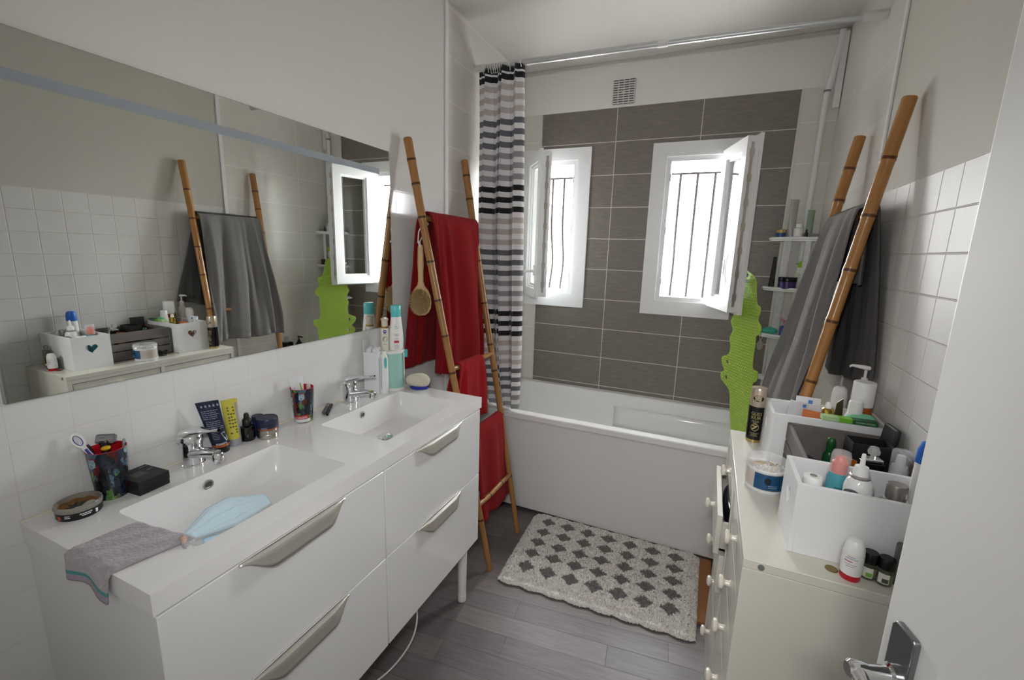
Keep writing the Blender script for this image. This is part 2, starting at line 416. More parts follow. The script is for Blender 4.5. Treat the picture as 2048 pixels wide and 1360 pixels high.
iron_grille(w2[0]-.01,w2[1]+.02,1.2505,2.035,'black iron bars outside the window over the green mat',(1.022,1.122,1.222,1.312))
# ------------------------------------------------------------------ BACK WALL FITTINGS
v=thing('air_vent','square white slotted air vent above the grey tiles','air vent',(.66,D,2.43))
mb=MB(); mb.box((.594,D-.004,2.428),(.728,D,2.564)); mk('vent_backing',mb,M('vent_dark','54524f',.7),v,smooth=False)
mb=MB()
for i in range(10): mb.box((.596,D-.010,2.430+i*.0133),(.726,D-.003,2.4366+i*.0133))
for i in range(5): mb.box((.594+i*.0323,D-.011,2.428),(.5985+i*.0323,D-.002,2.564))
mb.box((.652,D-.012,2.488),(.670,D-.002,2.500))
mk('vent_slats',mb,M('vent_white','d9d8d4',.5),v,smooth=False)
# riser pipe in the right back corner
pp=thing('riser_pipe','white pipe running down the right back corner','pipe',(1.705,D-.03,.62))
mb=MB(); mb.tube([(1.735,D-.03,2.66),(1.733,D-.03,2.60),(1.716,D-.03,2.42),(1.705,D-.03,2.36),(1.703,D-.03,2.0),(1.700,D-.03,.9),(1.700,D-.03,.635)],.0135,16); mk('pipe_tube',mb,pvc,pp)
mb=MB(); mb.lathe([(.0165,2.375),(.0165,2.385)],16,(1.706,D-.03,0)); mk('pipe_clip',mb,M('grey_clip','8a8a8a',.4),pp)
mb=MB(); mb.lathe([(.0155,1.5),(.0155,1.508)],16,(1.7015,D-.03,0)); mk('pipe_clip',mb,M('grey_clip'),pp)
mb=MB(); mb.box((1.738,D-.03,2.30),(1.768,D-.002,2.655)); solo('pipe_trunking','short white trunking box beside the riser pipe under the ceiling','trunking',mb,pvc,bevel=.003)
# ------------------------------------------------------------------ BATHTUB
tub=thing('bathtub','white built-in bathtub under the two windows','bathtub',(W/2,2.24,0))
ty0,ty1=1.883,D-.002; tx0,tx1=WX+.002,W-.002; tz=.617
ix0,ix1,iy0,iy1=.10,1.66,1.945,2.53
def rr(x0,x1,y0,y1,r,n=6):
    p=[]
    for cx,cy,a in ((x1-r,y0+r,-PI/2),(x1-r,y1-r,0),(x0+r,y1-r,PI/2),(x0+r,y0+r,PI)):
        for i in range(n+1):
            t=a+PI/2*i/n; p.append((cx+r*math.cos(t),cy+r*math.sin(t)))
    return p
mb=MB()
loops=[]
def loop(pts,z): 
    o=len(mb.v); mb.add([(p[0],p[1],z) for p in pts],[]); loops.append((o,len(pts)))
n=6
loop(rr(tx0,tx1,ty0,ty1,.004,n),tz-.032); loop(rr(tx0,tx1,ty0,ty1,.006,n),tz-.004); loop(rr(tx0+.004,tx1-.004,ty0+.004,ty1-.004,.008,n),tz)
loop(rr(ix0-.006,ix1+.006,iy0-.006,iy1+.006,.07,n),tz); loop(rr(ix0,ix1,iy0,iy1,.07,n),tz-.006)
loop(rr(ix0+.02,ix1-.02,iy0+.012,iy1-.012,.08,n),tz-.12); loop(rr(ix0+.06,ix1-.09,iy0+.03,iy1-.03,.10,n),tz-.34); loop(rr(ix0+.13,ix1-.17,iy0+.075,iy1-.075,.10,n),tz-.41)
for (a,ka),(b,kb) in zip(loops,loops[1:]):
    for i in range(ka):
        mb.f.append((a+i,a+(i+1)%ka,b+(i+1)%kb,b+i)); mb.m.append(0)
a,ka=loops[-1]; mb.f.append(tuple(a+i for i in range(ka))); mb.m.append(0)
mk('tub_shell',mb,ceramic,tub)
mb=MB(); mb.grid(lambda u,v_:(lerp(.76,1.56,u),iy1-.012-.012*v_-.004*math.sin(PI*u),lerp(.535,.40,v_)),10,4); mb.box((.757,2.505,.40),(.762,2.522,.535))
mk('back_ledge',mb,ceramic,tub,solid=.006)
mb=MB(); mb.box((tx0+.004,1.905,.022),(tx1-.004,1.922,tz-.03)); mk('front_panel',mb,M('bath_panel_white','dcdcdc',.3,noise=(3,.01)),tub,bevel=.003)
mb=MB(); mb.X=Matrix.Translation((.118,2.24,.545))@Matrix.Rotation(PI/2,4,'Y'); mb.lathe([(.034,0),(.036,.01),(.030,.018),(.014,.022),(.014,.035),(.022,.040),(.022,.052),(.010,.058)],24); mk('overflow_knob',mb,chrome,tub)
mb=MB(); mb.lathe([(.028,0),(.03,.004),(.02,.008)],20,(.42,2.24,tz-.409)); mk('drain',mb,chrome,tub)
# ------------------------------------------------------------------ CURTAIN ROD + CURTAIN
RY=1.945
rod=thing('curtain_rod','aluminium telescopic curtain rod over the bathtub','curtain rod',(.9,RY,2.46))
alu=M('satin_aluminium','d2d5d7',.38,metal=.8,noise=(40,.03))
zl,zm_,zr=2.478,2.466,2.452
mb=MB(); mb.tube([(.05,RY,zl),(.952,RY,zm_)],.0145,18); mk('wide_tube',mb,alu,rod)
mb=MB(); mb.tube([(.94,RY,zm_),(1.70,RY,zr)],.0118,18); mk('narrow_tube',mb,alu,rod)
mb=MB(); mb.tube([(.93,RY,zm_),(.975,RY,zm_)],.0165,18); mk('joint_sleeve',mb,white_pl,rod,bevel=.002)
mb=MB(); mb.tube([(WX,RY,zl),(.055,RY,zl)],.0185,18); mk('end_cap',mb,M('pale_clear_cap','e2e2df',.3,trans=.2),rod)
mb=MB(); mb.tube([(1.69,RY,zr),(W,RY,zr)],.0175,18); mk('end_cap',mb,M('pale_clear_cap'),rod)
cm=[M('curtain_white','e3e2e4',.85,sheen=.2),M('curtain_black','17171c',.85,sheen=.2),M('curtain_beige','bdb4b0',.85,sheen=.2),M('curtain_slate','686870',.85,sheen=.2),M('curtain_midgrey','98979a',.85,sheen=.2)]
cur=thing('shower_curtain','black, grey and white striped shower curtain bunched at the left end of its rod','shower curtain',(.15,RY,.64))
stripes=[(2.454,1),(2.415,1)]
zc=2.367; seq=[2,2,2,3,3,3,4,4,4,1,1,1]; k=0
while zc>.64:
    stripes.append((zc,seq[k%12])); k+=1
    zc-=.0565 if zc>1.0 else .0512
# row boundaries follow the stripes
rows=[]; ztop=2.468; zb=.632
edges=[]
for z,m in stripes:
    hgt=.0145 if z>1.0 else .0130
    edges.append((z+hgt,z-hgt,m))
cur_z=ztop
for a,b,m in edges:
    if a<cur_z-.001: rows.append((cur_z,a,0))
    rows.append((min(a,cur_z),b,m)); cur_z=b
if cur_z>zb: rows.append((cur_z,zb,0))
bz=[rows[0][0]]; bm_=[]
for a,b,m in rows:
    for q in range(2): bz.append(lerp(a,b,(q+1)/2)); bm_.append(m)
NC=150
def cur_pt(s,z,panel):
    t=(ztop-z)/(ztop-zb)
    xl=interp([(0,.006),(.45,.004),(.75,.030),(.92,.055),(1,.09)],t)[0]
    xr=interp([(0,.276),(.5,.292),(1,.312)],t)[0]
    if panel==0: x0,x1=xl,lerp(xl,xr,.50)
    else: x0,x1=lerp(xl,xr,.455),xr
    nf=1.6 if panel==0 else 1.9
    ph=.4 if panel==0 else 1.3
    amp=lerp(.016,.030,min(1,t*2.2))*(1 if t<.8 else lerp(1,.75,(t-.8)/.2))
    a=2*PI*nf*s+ph+.5*math.sin(2.1*t+panel)
    x=lerp(x0,x1,s)+.010*math.sin(2*a+.5)*min(1,t*3+.3)
    y=RY+amp*math.sin(a)+.006*math.sin(2.3*a+.8*t)-.012*panel
    y-= .02*max(0,t-.55)
    y+= .035*max(0,t-.86)/.14*math.sin(4*s+1)*0.6
    zz=z+.003*math.sin(a*.5+.6+panel)*min(1,t*4)*(1 if t<.97 else .3)
    if t<.02: zz=z
    return (x,y,zz)
for panel in (0,1):
    mb=MB(); nr=len(bz)-1
    vs=[cur_pt(i/NC,z,panel) for z in bz for i in range(NC+1)]
    fs=[];ms=[]
    for j in range(nr):
        for i in range(NC):
            a=j*(NC+1)+i; fs.append((a,a+1,a+NC+2,a+NC+1)); ms.append(bm_[j])
    mb.add(vs,fs); mb.m=ms
    mk('curtain_panel',mb,cm,cur,solid=.0012)
for i,x in enumerate((.045,.062,.075,.09,.104,.115,.128,.142,.156,.20,.262)):
    mb=MB(); R=.021
    mb.tube([(x+.003*math.cos(3*q),RY+R*math.sin(q),zl-.009-x*.012+R*math.cos(q)) for q in [2*PI*k/20 for k in range(21)]],.0022,6,cap=False)
    mk('curtain_ring',mb,white_pl,cur)
# ------------------------------------------------------------------ BAMBOO LADDERS
bamL=[M('bamboo_tan','9c7040',.32,noise=(16,.25),stretch=(1,1,.25)),M('bamboo_node_dark','4d3116',.45)]
bamR=[M('bamboo_honey','ab7941',.25,noise=(14,.25),stretch=(1,1,.25),coat=.3),M('bamboo_node_brown','5d3513',.4)]
def bamboo(a,b,r0,r1,nodes,mb=None,n=18):
    mb=mb or MB(); a=Vector(a);b=Vector(b); Lg=(b-a).length
    st=[(0,r0*.96,0),(.004,r0,0)]
    for t in nodes:
        r=lerp(r0,r1,t); e=.004/Lg
        st+= [(t-7*e,r*.985,0),(t-3*e,r*1.0,0),(t-1.2*e,r*1.10,1),(t,r*1.03,1),(t+1.2*e,r*1.08,0),(t+4*e,r*.99,0)]
    st+=[(1-.002,r1,0),(1,r1*.9,0)]
    st=[s for s in st if 0<=s[0]<=1]; st.sort(key=lambda s:s[0])
    side=(b-a).cross(Vector((1,0,0))).normalized()
    path=[]
    for t,r,m in st:
        path.append(tuple(lerp(a,b,t)+side*.004*math.sin(7*t+r0*900)))
    mb.tube(path,[s[1] for s in st],n,mis=[s[2] for s in st]+[0]); return mb
def ladder(label,loc,rails,rungs,mats,rr_,nodes):
    t=thing('bamboo_ladder',label,'ladder',loc)
    for (a,b),nd_ in zip(rails,nodes):
        mk('rail',bamboo(a,b,rr_[0],rr_[1],nd_),mats,t)
    for a,b,r in rungs:
        mk('rung',bamboo(a,b,r,r,[.33,.7],n=14),mats,t)
    return t
LN=((.425,1.367,.0),(.012+.006,1.305,1.985)); LF=((.43,1.695,.0),(.012+.004,1.79,1.985))
def on(l,z): 
    t=(z-l[0][2])/(l[1][2]-l[0][2]); return tuple(lerp(p,q,t) for p,q in zip(*l))
rgL=[]
for z in (1.655,.985,.655,.325): rgL.append((on(LN,z),on(LF,z-(.0 if z>1 else .005)),.0125))
ladL=ladder('tan bamboo ladder leaning on the left wall, hung with red towels',(.428,1.53,0),(LN,LF),rgL,bamL,(.0135,.0185),
   ([.13,.27,.39,.49,.575,.655,.74,.835,.905,.955],[.16,.33,.45,.52,.63,.74,.83,.90,.96]))
RN=((1.453,1.436,0),(1.745,1.426,2.008)); RF=((1.44,1.864,0),(1.735,1.880,2.004))
rgR=[(on(RN,z),on(RF,z),.0125) for z in (1.675,1.10,.70,.35)]
ladR=ladder('honey-coloured bamboo ladder leaning on the right wall, hung with grey towels',(1.446,1.66,0),(RN,RF),rgR,bamR,(.0155,.0195),
   ([.10,.22,.35,.455,.555,.66,.745,.83,.915],[.12,.25,.38,.5,.61,.71,.80,.88,.94]))
# ------------------------------------------------------------------ TOWELS
def sinterp(tab,t):
    n=len(tab)
    if t<=tab[0][0]: return tab[0][1:]
    if t>=tab[-1][0]: return tab[-1][1:]
    for i in range(n-1):
        if t<=tab[i+1][0]:
            a,b=tab[i],tab[i+1]; h=b[0]-a[0]; k=(t-a[0])/h
            def sl(j,q):
                if j==0 or j==n-1: 
                    j2=min(max(j,0),n-2); return (tab[j2+1][q]-tab[j2][q])/(tab[j2+1][0]-tab[j2][0])
                d0=(tab[j][q]-tab[j-1][q])/(tab[j][0]-tab[j-1][0]); d1=(tab[j+1][q]-tab[j][q])/(tab[j+1][0]-tab[j][0])
                return 0 if d0*d1<=0 else 2*d0*d1/(d0+d1)
            out=[]
            for q in range(1,len(a)):
                m0,m1=sl(i,q)*h,sl(i+1,q)*h
                out.append((2*k**3-3*k*k+1)*a[q]+(k**3-2*k*k+k)*m0+(3*k*k-2*k**3)*b[q]+(k**3-k*k)*m1)
            return tuple(out)
def towel(name,label,group,rows_,mat,folds,amp,nu=70,nv=80,seed=0,thick=.007,hem=None,skew=0,zs=0):
    """rows_: list of (t, x, y0, y1, z, foldfactor) from back hem over the rung to front hem"""
    rnd=random.Random(seed); ph=[rnd.uniform(0,6.28) for _ in range(8)]
    vtop=max(rows_,key=lambda r_:r_[4])[0]
    if vtop>.95: vtop=2
    def fn(u,v):
        x,y0,y1,z,ff=sinterp(rows_,v)
        y=lerp(y0,y1,u)
        a=2*PI*folds*(u+.09*math.sin(5.1*u+ph[6])+.05*math.sin(2.3*v+ph[7]+4*u))
        d=math.sin(a+ph[0]+.8*math.sin(v*4+ph[1]))+.55*math.sin(a*1.63+ph[2]-1.3*v)+.3*math.sin(a*2.9+ph[3]+2*v)
        side=max(-1,min(1,(v-vtop)/.05))
        nx=amp*ff*d
        return (x+nx*side+skew*(1-u)*max(0,min(1,(v-vtop-.06)/.35)), y+.35*amp*ff*math.cos(a+ph[4]+v*2), z+ .006*ff*math.sin(a*.7+ph[5])+zs*(1-u)**1.5*max(0,1-v/.35))
    mb=MB(); mats=[mat]
    mf=None
    if hem:
        mats=[mat,hem[0]]; mf=lambda i,j:1 if any(a<=j/nv<=b for a,b in hem[1]) else 0
    mb.grid(fn,nu,nv,mf)
    return mk_towel(name,label,group,mb,mats,thick)
def mk_towel(name,label,group,mb,mats,thick):
    return solo(name,label,'towel',mb,mats,group=group,solid=thick)
def terry(key,col): return M(key,col,.95,sheen=.06,noise=(260,.2),bump=(420,.9),spec=.15)
red=terry('red_terry','8a1016'); grey=terry('charcoal_grey_terry','7c7a78'); greyd=terry('dark_grey_terry','5e5d5d')
xr=on(LN,1.655)[0]
towel('towel','large dark red towel draped over the top rung of the left ladder',None,[
  (0,.034,1.245,1.53,.985,.2),(.22,.036,1.27,1.56,1.20,.22),(.40,.040,1.325,1.70,1.52,.4),(.455,.055,1.33,1.765,1.655,.25),(.475,xr-.008,1.335,1.77,1.680,.1),
  (.50,xr+.012,1.335,1.77,1.682,.1),(.53,.115,1.335,1.775,1.655,.3),(.62,.128,1.345,1.79,1.46,.8),(.75,.140,1.36,1.80,1.22,1),(.9,.150,1.35,1.80,1.03,1),(1,.150,1.345,1.795,.945,1)],
  red,3.0,.019,seed=3,nu=90,nv=100)
x2=on(LN,.985)[0]
towel('towel','narrow bright red towel hung over the second rung beside the vanity end',None,[
  (0,.150,1.36,1.60,.62,1),(.3,.17,1.37,1.60,.86,.7),(.45,x2-.02,1.38,1.60,.985,.3),(.49,x2-.004,1.385,1.60,1.004,.1),(.52,x2+.014,1.385,1.60,1.003,.1),(.56,x2+.024,1.38,1.60,.98,.3),(.75,x2+.030,1.36,1.61,.88,.8),(1,x2+.034,1.34,1.62,.70,1)],
  terry('bright_red_terry','a0141b'),1.6,.010,seed=5,nu=50)
x3=on(LN,.655)[0]
towel('towel','red towel hanging low on the left ladder, above the floor',None,[
  (0,.235,1.39,1.66,.25,1),(.3,.255,1.395,1.69,.45,.8),(.45,x3-.024,1.40,1.70,.655,.3),(.49,x3-.004,1.40,1.705,.676,.1),(.52,x3+.014,1.40,1.705,.675,.1),(.56,x3+.026,1.40,1.705,.65,.3),(.75,.335,1.40,1.715,.44,.8),(.9,.348,1.405,1.725,.27,1),(1,.352,1.42,1.73,.20,1)],
  terry('crimson_terry','941218'),1.5,.010,seed=8,nu=50)
towel('bath_towel','mid-grey bath towel draped over the front of the right ladder',None,[
  (0,1.712,1.47,1.86,1.45,.6),(.12,1.708,1.465,1.86,1.60,.4),(.18,1.700,1.46,1.86,1.685,.15),(.21,1.690,1.458,1.86,1.700,.1),(.24,1.676,1.458,1.86,1.697,.1),(.28,1.660,1.458,1.862,1.66,.3),
  (.42,1.628,1.455,1.87,1.48,.7),(.60,1.590,1.445,1.89,1.24,1),(.8,1.556,1.43,1.89,1.06,1.1),(.97,1.533,1.42,1.88,.925,1.1),(1,1.532,1.42,1.88,.905,1.1)],
  grey,3.0,.016,seed=11,nu=90,nv=100,skew=.034,hem=(M('pale_grey_hem','7d7a78',.9,sheen=.4,bump=(300,.6)),[(.95,.975)]))
towel('bath_towel','dark grey bath towel hanging behind the right ladder, against the wall tiles',None,[
  (0,1.746,1.315,1.90,1.075,.8),(.3,1.746,1.325,1.89,1.18,.8),(.6,1.742,1.40,1.88,1.45,.7),(.9,1.728,1.45,1.875,1.675,.25),(.97,1.712,1.45,1.875,1.712,.1),(1,1.692,1.45,1.875,1.708,.1)],
  greyd,2.6,.009,seed=14,nu=70,zs=.085)
# ------------------------------------------------------------------ BODY BRUSH on the left ladder
br=thing('bath_brush','pale wooden bath brush hanging by a cord from the left ladder','brush',(.10,1.265,1.23))
bw=M('pale_beech','c9a878',.55,noise=(30,.12),stretch=(1,1,.15))
def prof_tube(pts,depth): 
    pass
mb=MB()
fx=Matrix.Translation((.101,1.268,0))@Matrix.Rotation(math.radians(18),4,'Z')
mb.X=fx
def plate(zs_,d0,d1,mb):
    # zs_: (z, halfwidth)
    n=len(zs_)
    vs=[]
    for z,h in zs_:
        for k in range(12):
            a=2*PI*k/12; vs.append((h*math.cos(a),(d1-d0)/2*math.sin(a)*min(1,h/.012)+ (d0+d1)/2,z))
    fs=[]
    for j in range(n-1):
        for k in range(12): fs.append((j*12+k,j*12+(k+1)%12,(j+1)*12+(k+1)%12,(j+1)*12+k))
    fs+=[tuple(range(12))[::-1],tuple((n-1)*12+k for k in range(12))]
    mb.add(vs,fs)
zsb=[(1.545,.009),(1.535,.0125),(1.50,.0135),(1.46,.0145),(1.42,.0125),(1.385,.0125),(1.365,.018),(1.345,.034),(1.32,.045),(1.29,.0485),(1.265,.046),(1.245,.036),(1.232,.02)]
plate(zsb,0,.018,mb); mk('handle',mb,bw,br)
mb=MB(); mb.X=fx
rnd=random.Random(2)
for k in range(2400):
    a=rnd.uniform(0,2*PI); r=math.sqrt(rnd.random())
    x=.0455*r*math.cos(a); z=1.293+.056*r*math.sin(a)
    ox,oz=x*.12,(z-1.295)*.12
    s=.0009
    mb.add([(x-s,0,z),(x+s,0,z),(x,0,z+s*1.6),(x+ox+rnd.uniform(-.0025,.0025),-.019+rnd.uniform(-.003,.003),z+oz+rnd.uniform(-.002,.002))],[(0,1,3),(1,2,3),(2,0,3)])
ob=mk('bristles',mb,M('natural_bristle','d8c394',.8),br); ob['kind']='stuff'
mb=MB(); mb.tube([(.103,1.27,1.535),(.096,1.262,1.555),(.100,1.262,1.60),(.112,1.272,1.632),(.118,1.292,1.648),(.112,1.318,1.638),(.104,1.300,1.60),(.100,1.272,1.56),(.104,1.268,1.535)],.0028,8); mb.sphere((.102,1.262,1.556),.006,8,6)
mk('hanging_cord',mb,M('white_cotton_cord','dcdad4',.8),br)
br.location=(.10-.026,1.265+.039,1.226)
# ------------------------------------------------------------------ VANITY
VX=.4511; ZC=.9316; ZB=.8885
van=thing('vanity_cabinet','white gloss four-drawer vanity cabinet on legs along the left wall','cabinet',(.22,.6,0))
mb=MB(); mb.box((WX,.007,.288),(VX-.0203,1.186,.815)); mb.box((WX,.007,.815),(.06,1.186,ZB)); mb.box((.06,.007,.815),(VX-.0203,.030,ZB)); mb.box((.06,1.168,.815),(VX-.022,1.186,ZB)); mb.box((.06,.56,.815),(VX-.022,.62,ZB)); mb.box((.41,.0302,.815),(VX-.0203,1.167,ZB)); mk('body',mb,white_gl,van,smooth=False)
def pull(y0,y1,zt,parent):
    mb=MB(); N=40
    def k(s):
        y=s*(y1-y0); e=.072
        q=min(y,(y1-y0)-y)/e; q=max(0,min(1,q)); return q*q*(3-2*q)
    def f(u,v):
        kk=k(u); o=.004+.015*kk; h=.003+.036*kk
        y=lerp(y0,y1,u)
        pts=[(0,0),(.5*o,0.),(.82*o,-.0015),(.9*o,-.005*kk-.002),(o*.97,-h*.55),(o*1.12,-h)]
        t=v*5; i=min(4,int(t)); q=t-i
        a,b=pts[i],pts[i+1]
        return (VX+.0006+lerp(a[0],b[0],q),y,zt+lerp(a[1],b[1],q))
    mb.grid(f,N,10); return mk('drawer_pull',mb,M('brushed_pull','d6d2ca',.45,metal=.85,noise=(60,.06),stretch=(1,.05,1)),parent,solid=.0022)
for (ya,yb,py0,py1) in ((.004,.591,.150,.437),(.595,1.186,.747,1.032)):
    for za,zb_ in ((.602,ZB-.004),(.290,.599)):
        mb=MB(); mb.box((VX-.020,ya,za),(VX,yb,zb_)); dr=mk('drawer',mb,white_gl,van,bevel=.0022)
        pull(py0,py1,zb_-.001,dr)
for x in (.40,.045):
    for y in (.06,1.14):
        mb=MB()
        for z0,r0,z1,r1 in ((.288,.0215,.032,.0175),(.034,.0185,.0,.0185)):
            mb.lathe([(r1,z1),(r0,z0)] if z1<z0 else [(r0,z0),(r1,z1)],24,(x,y,0))
        mk('leg',mb,white_pl,van,bevel=.002)
mb=MB(); mb.tube([(.39,1.10,.30),(.41,1.13,.22),(.395,1.165,.235),(.375,1.15,.30)],.003,8)
pts=[(.34,.80,.29),(.375,.84,.20),(.39,.80,.11),(.36,.72,.04),(.30,.62,.006),(.22,.50,.006),(.10,.45,.006)]
def smooth_path(p,n=8):
    out=[]
    for i in range(len(p)-1):
        a=p[max(0,i-1)];b=p[i];c=p[i+1];d=p[min(len(p)-1,i+2)]
        for k in range(n):
            t=k/n
            out.append(tuple(.5*((2*b[q])+(-a[q]+c[q])*t+(2*a[q]-5*b[q]+4*c[q]-d[q])*t*t+(-a[q]+3*b[q]-3*c[q]+d[q])*t**3) for q in range(3)))
    out.append(p[-1]); return out
mb2=MB(); mb2.tube(smooth_path(pts),.0032,8); solo('power_cable','white cable looping down to the floor under the vanity','cable',mb2,white_pl)
# double washbasin top
bas=thing('double_washbasin','white one-piece countertop with two rectangular washbasins','washbasin',(.22,.6,ZB))
R1=(.114,.392,.110,.511); R2=(.110,.390,.678,1.104)
mb=MB()
inn=[rr(a,b,c,d,.012,6) for a,b,c,d in (R1,R2)]
mb.holes([(WX,0),(VX,0),(VX,1.2),(WX,1.2)],inn,ZB,ZC)
for (a,b,c,d),top in zip((R1,R2),inn):
    loops=[]
    for pts_,z in ((top,ZC-.0005),(rr(a+.004,b-.004,c+.004,d-.004,.016,6),ZC-.03),(rr(a+.012,b-.014,c+.012,d-.012,.024,6),ZC-.075),(rr(a+.022,b-.026,c+.022,d-.022,.028,6),ZC-.092),(rr(a+.04,b-.045,c+.04,d-.04,.03,6),ZC-.098),(rr(a+.11,b-.11,c+.17,d-.17,.02,6),ZC-.103)):
        o=len(mb.v); mb.add([(p[0],p[1],z) for p in pts_],[]); loops.append((o,len(pts_)))
    for (p,ka),(q,kb) in zip(loops,loops[1:]):
        for i in range(ka): mb.f.append((p+i,p+(i+1)%ka,q+(i+1)%ka,q+i)); mb.m.append(0)
    p,ka=loops[-1]; mb.f.append(tuple(p+i for i in range(ka))); mb.m.append(0)
mk('countertop',mb,solid_s,bas,bevel=.0018)
for (a,b,c,d) in (R1,R2):
    yc=(c+d)/2; xc=(a+b)/2
    yo=.302 if c<.3 else .874
    mb=MB(); mb.X=Matrix.Translation((a+.0035,yo,ZC-.029))@Matrix.Rotation(PI/2+.13,4,'Y'); mb.lathe([(.0085,.001),(.0095,.004),(.0135,.004),(.0145,.0),(.0135,-.003)],28,cap=False); ov=mk('overflow_ring',mb,chrome,bas)
    mb=MB(); mb.X=Matrix.Translation((a+.0048,yo,ZC-.029))@Matrix.Rotation(PI/2+.13,4,'Y'); mb.lathe([(.0088,-.0005),(.0088,.0012)],24); mk('overflow_hole',mb,M('overflow_dark','56524d',.4),ov)
    mb=MB(); mb.lathe([(.033,ZC-.105),(.034,ZC-.1005),(.030,ZC-.098),(.0265,ZC-.0985),(.024,ZC-.094),(.012,ZC-.092),(.001,ZC-.0915)],28,(xc-.033,yc-.006,0)); mk('drain_plug',mb,chrome,bas)
mb=MB(); mb.tube([(WX+.002,.0,ZC+.001),(WX+.002,1.2,ZC+.001)],.0035,8); mk('silicone_seal',mb,M('ivory_silicone','dcd8c6',.5),bas)
# mixer taps
def tap(y,label):
    t=thing('mixer_tap',label,'tap',(.030,y,ZC),group=None); t.scale=(1.1,1.1,1.1)
    mb=MB(); mb.lathe([(.0255,0),(.0255,.004),(.0235,.006),(.0228,.05),(.0235,.062),(.022,.068)],32); P(t,'body',mb,chrome)
    mb=MB(); mb.tube(smooth_path([(.0,0,.030),(.03,0,.036),(.07,0,.045),(.098,0,.049)],6),[.016+.004*math.cos(k/18*1.5)-.006*k/18 for k in range(19)],18,flat=.75)
    mb.lathe([(.0125,.036),(.0125,.052),(.010,.056)],24,(.100,0,-.004)); P(t,'spout',mb,chrome)
    mb=MB(); mb.lathe([(.0095,.028),(.0108,.030),(.0108,.036)],20,(.100,0,-.001)); P(t,'aerator',mb,chrome)
    mb=MB(); mb.sphere((-.002,0,.064),.0275,28,12,sc=(1.0,1.0,1.0),half=True)
    N=16
    def f(u,v):
        x=lerp(-.029,.112,u); wd=interp([(0,.012),(.15,.025),(.35,.022),(.65,.0115),(.95,.0105),(1,.004)],u)[0]
        zz=interp([(0,.070),(.15,.079),(.35,.087),(.7,.100),(1,.110)],u)[0]; th=interp([(0,.010),(.18,.017),(.4,.011),(.7,.0045),(1,.003)],u)[0]
        a=2*PI*v; return (x,wd*math.cos(a),zz+th*math.sin(a))
    mb.grid(f,N,18); P(t,'lever',mb,chrome)
    mb=MB(); mb.tube([(-.030,0,.03),(-.030,0,.056)],.0025,8); mb.sphere((-.030,0,.058),.0042,10,6); mb.tube([(-.03,0,.04),(-.015,0,.036)],.003,8); P(t,'pop_up_rod',mb,chrome)
    return t
tap(.322,'chrome mixer tap on the nearer basin, beside the black box'); tap(.905,'chrome mixer tap on the far basin, in front of the white carton')
# mirror
mir=thing('wall_mirror','large frameless rectangular mirror above the double washbasin','mirror',(0,.61,1.19))
mglass=M('mirror_silver','e9ece9',.0,metal=1,noise=(2,.0))
mb=MB(); mb.box((WX,.010,1.190),(-.0015,1.208,1.911)); mk('mirror_back',mb,M('mirror_edge','9aa09c',.3,metal=.3),mir,smooth=False)
mb=MB(); mb.box((-.0015,.0115,1.1915),(0,1.2065,1.9095)); mk('mirror_glass',mb,mglass,mir,smooth=False)
mb=MB(); mb.box((0,.085,1.812),(.0008,1.142,1.834)); mk('frosted_light_strip',mb,M('frosted_strip','8f959b',.55,noise=(3,.01)),mir,smooth=False)
# ------------------------------------------------------------------ THINGS ON THE WASHBASIN TOP
ink=M('printed_white_ink','e6e6e6',.5); inkd=M('printed_dark_ink','2b2b30',.5)
def lines(mb,R,a0,z0,rows,w,step,h,rnd,mi=0,taper=0,align=0):
    """rows of fine print on a round surface"""
    for k in range(rows):
        ww=w*rnd.uniform(.6,1); f=cyl_fn(R,a0,z0-k*step,taper=taper,eps=.0005)
        x0=-w/2 if align else -ww/2
        x=x0
        while x<x0+ww:
            l=rnd.uniform(.15,.4)*w*.4; x1=min(x+l,x0+ww)
            mb.add([f(x,0),f(x1,0),f(x1,h),f(x,h)],[(0,1,2,3)],mi); x=x1+w*.03
rn=random.Random(5)
# open pomade jar
px,py=.048,.074
t=thing('open_jar','open round jar of brown wax with a black label band, nearest washbasin corner','jar',(px,py,ZC)); t.scale=(0.87,0.87,0.95)
ja=face_cam(px,py)
mb=MB(); mb.lathe([(.0425,0),(.0440,.003),(.0440,.016),(.0435,.0165)],48); P(t,'label_band',mb,M('black_label','17181b',.35))
mb=MB(); mb.lathe([(.0432,.0165),(.0452,.018),(.0462,.022),(.0462,.028),(.0452,.030),(.0415,.030),(.0405,.026),(.0400,.014)],48,cap=False); P(t,'jar_wall',mb,M('smoky_clear_jar','b9b5aa',.15,trans=.55))
mb=MB()
mb.grid(lambda u,v:((.0002+.0405*v)*math.cos(2*PI*u),(.0002+.0405*v)*math.sin(2*PI*u),.0155+.004*v*v+.0015*math.sin(9*u*6.28+v*7)*v),40,8); P(t,'wax',mb,M('brown_wax','7c5227',.55,noise=(60,.3),bump=(160,.6)))
mb=MB(); mb.grid(lambda u,v:((.008+.032*v)*math.cos(-1.0+2.2*u+ .25*math.sin(v*5)),(.008+.032*v)*math.sin(-1.0+2.2*u+.25*math.sin(v*5)),.0178+.004*v*v+.003*math.sin(PI*v)),24,8); P(t,'scraped_wax_patch',mb,M('pale_wax_smear','b7b29f',.5))
mb=MB(); lines(mb,.044,ja+.25,.0118,2,.028,.004,.0022,rn); lines(mb,.044,ja-.55,.0118,2,.016,.004,.0022,rn); patch(mb,.044,ja+.75,.006,.004,.013,mi=0); P(t,'label_print',mb,ink)
mb=MB(); patch(mb,.044,ja-.98,.008,.004,.0125); P(t,'label_square',mb,M('orange_print','c2542f',.5))
